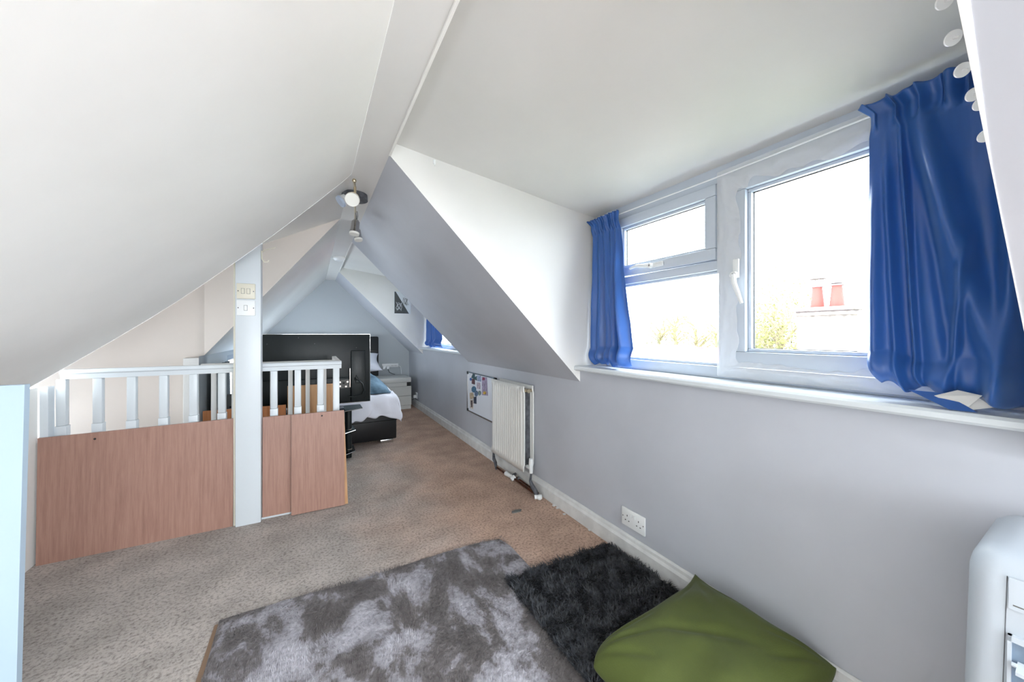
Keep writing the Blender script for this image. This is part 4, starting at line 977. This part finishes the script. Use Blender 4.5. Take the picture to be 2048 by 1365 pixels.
# small gabled dormer with timber truss on the red roof
mb = MB(); c0 = at(1352, 712, (1, .25, 0), 22.2+.25*16); gx, gy = c0.x, c0.y
mb.poly([(gx, gy-.95, -1.2), (gx, gy+.95, -1.2), (gx, gy, -.12)], 2.6, (1, .1, 0)); mb.build('gable', 'render', hb)
mb = MB(); mb.tube([(gx-.05, gy-1.1, -1.25), (gx-.05, gy, -.05), (gx-.05, gy+1.1, -1.25)], .08, 4); mb.tube([(gx-.05, gy, -.1), (gx-.05, gy, -1.2)], .06, 4); mb.build('bargeboard', 'metalcowl', hb)
house('house', (30, 9.5), (32, 3.5), 5, -.1, -2.6, -6, 'distant pale house right of the chimney stack', 0)
def tree(x, y, h, r, m, label, seed, nleaf=4500):
    rs = random.Random(seed); t = thing('tree', (x, y, -6), label, 'tree', None)
    mb = MB(); zt = h
    mb.tube([(x, y, -6), (x+.1, y, -6+(h+6)*.5), (x, y+.1, h*.6-1.2)], [.35, .25, .14], 7)
    tips = []
    for i in range(26):
        z0 = -6+(h+6)*rs.uniform(.35, .8); a = rs.uniform(0, 2*PI); l = r*rs.uniform(.5, 1)
        q = (x+l*math.cos(a), y+l*math.sin(a), min(h, z0+rs.uniform(.8, 2.6))); mid = (x+l*.5*math.cos(a+.3), y+l*.5*math.sin(a+.3), z0+.9)
        mb.tube([(x, y, z0), mid, q], [.1, .06, .02], 5); tips.append(q)
        for k in range(3):
            q2 = (q[0]+rs.uniform(-.7, .7), q[1]+rs.uniform(-.7, .7), q[2]+rs.uniform(0, 1.1)); mb.tube([mid, q2], [.03, .012], 4); tips.append(q2)
    mb.build('branches', 'bark', t)
    V, Fc = [], []
    for k in range(nleaf):
        q = rs.choice(tips); c = Vector((q[0]+rs.gauss(0, .55), q[1]+rs.gauss(0, .55), q[2]+rs.gauss(0, .7)-.4)); s = rs.uniform(.04, .10)
        d = Vector((rs.gauss(0, 1), rs.gauss(0, 1), rs.gauss(0, 1))).normalized(); e = d.orthogonal().normalized()
        b_ = len(V); V += [c+d*s, c+e*s*.7, c-d*s, c-e*s*.7]; Fc.append((b_, b_+1, b_+2, b_+3))
    o = mesh_obj('foliage', V, Fc, m); o.parent = t; o.matrix_parent_inverse = Matrix.Translation(-t.location); o['kind'] = 'stuff'
def tpos(px, k): r = (px-1024)/F_PX; return (k*(_s+r*_c), k*(_c-r*_s))
for i, (px, k, h, r, m, lab) in enumerate(((1318, 52, 4.0, 2.6, 'leaf0', 'bright yellow-green tree left of the others beyond the red roof'), (1350, 58, 5.4, 2.9, 'leaf1', 'tallest golden bare-branched tree behind the red roof'), (1392, 50, 4.4, 2.8, 'leaf0', 'yellow-green tree right of the golden tree behind the red roof'), (1432, 60, 4.2, 2.8, 'leaf2', 'thin green tree at the window mullion'),
        (1522, 26, 2.5, 2.0, 'leaf2', 'grey-green tree at the left edge of the large pane'), (1562, 20, 3.0, 1.5, 'leaf0', 'leafy yellow-green tree just left of the chimney stack'))):
    x, y = tpos(px, k); tree(x, y, h, r, M[m], lab, 11+i)

groups = {'curtain': 'blue satin curtains', 'curtain_wire': 'curtain wires', 'white_disc': 'white discs on the slope edge', 'wood_panel': 'boards leaning on the banisters', 'magnet': 'magnets on the whiteboard', 'photo_card': 'cards on the whiteboard',
          'paint_flake': 'paint flakes on the carpet', 'tree': 'trees outside', 'house': 'houses outside', 'light_switch': 'switches on the white post', 'wall_socket': 'sockets on the grey wall', 'banister': 'banisters round the stairwell'}
for o in list(C.objects):
    k = o.name.split('.')[0]
    if not o.parent and k in groups and 'label' in o and 'kind' not in o: o['group'] = groups[k]
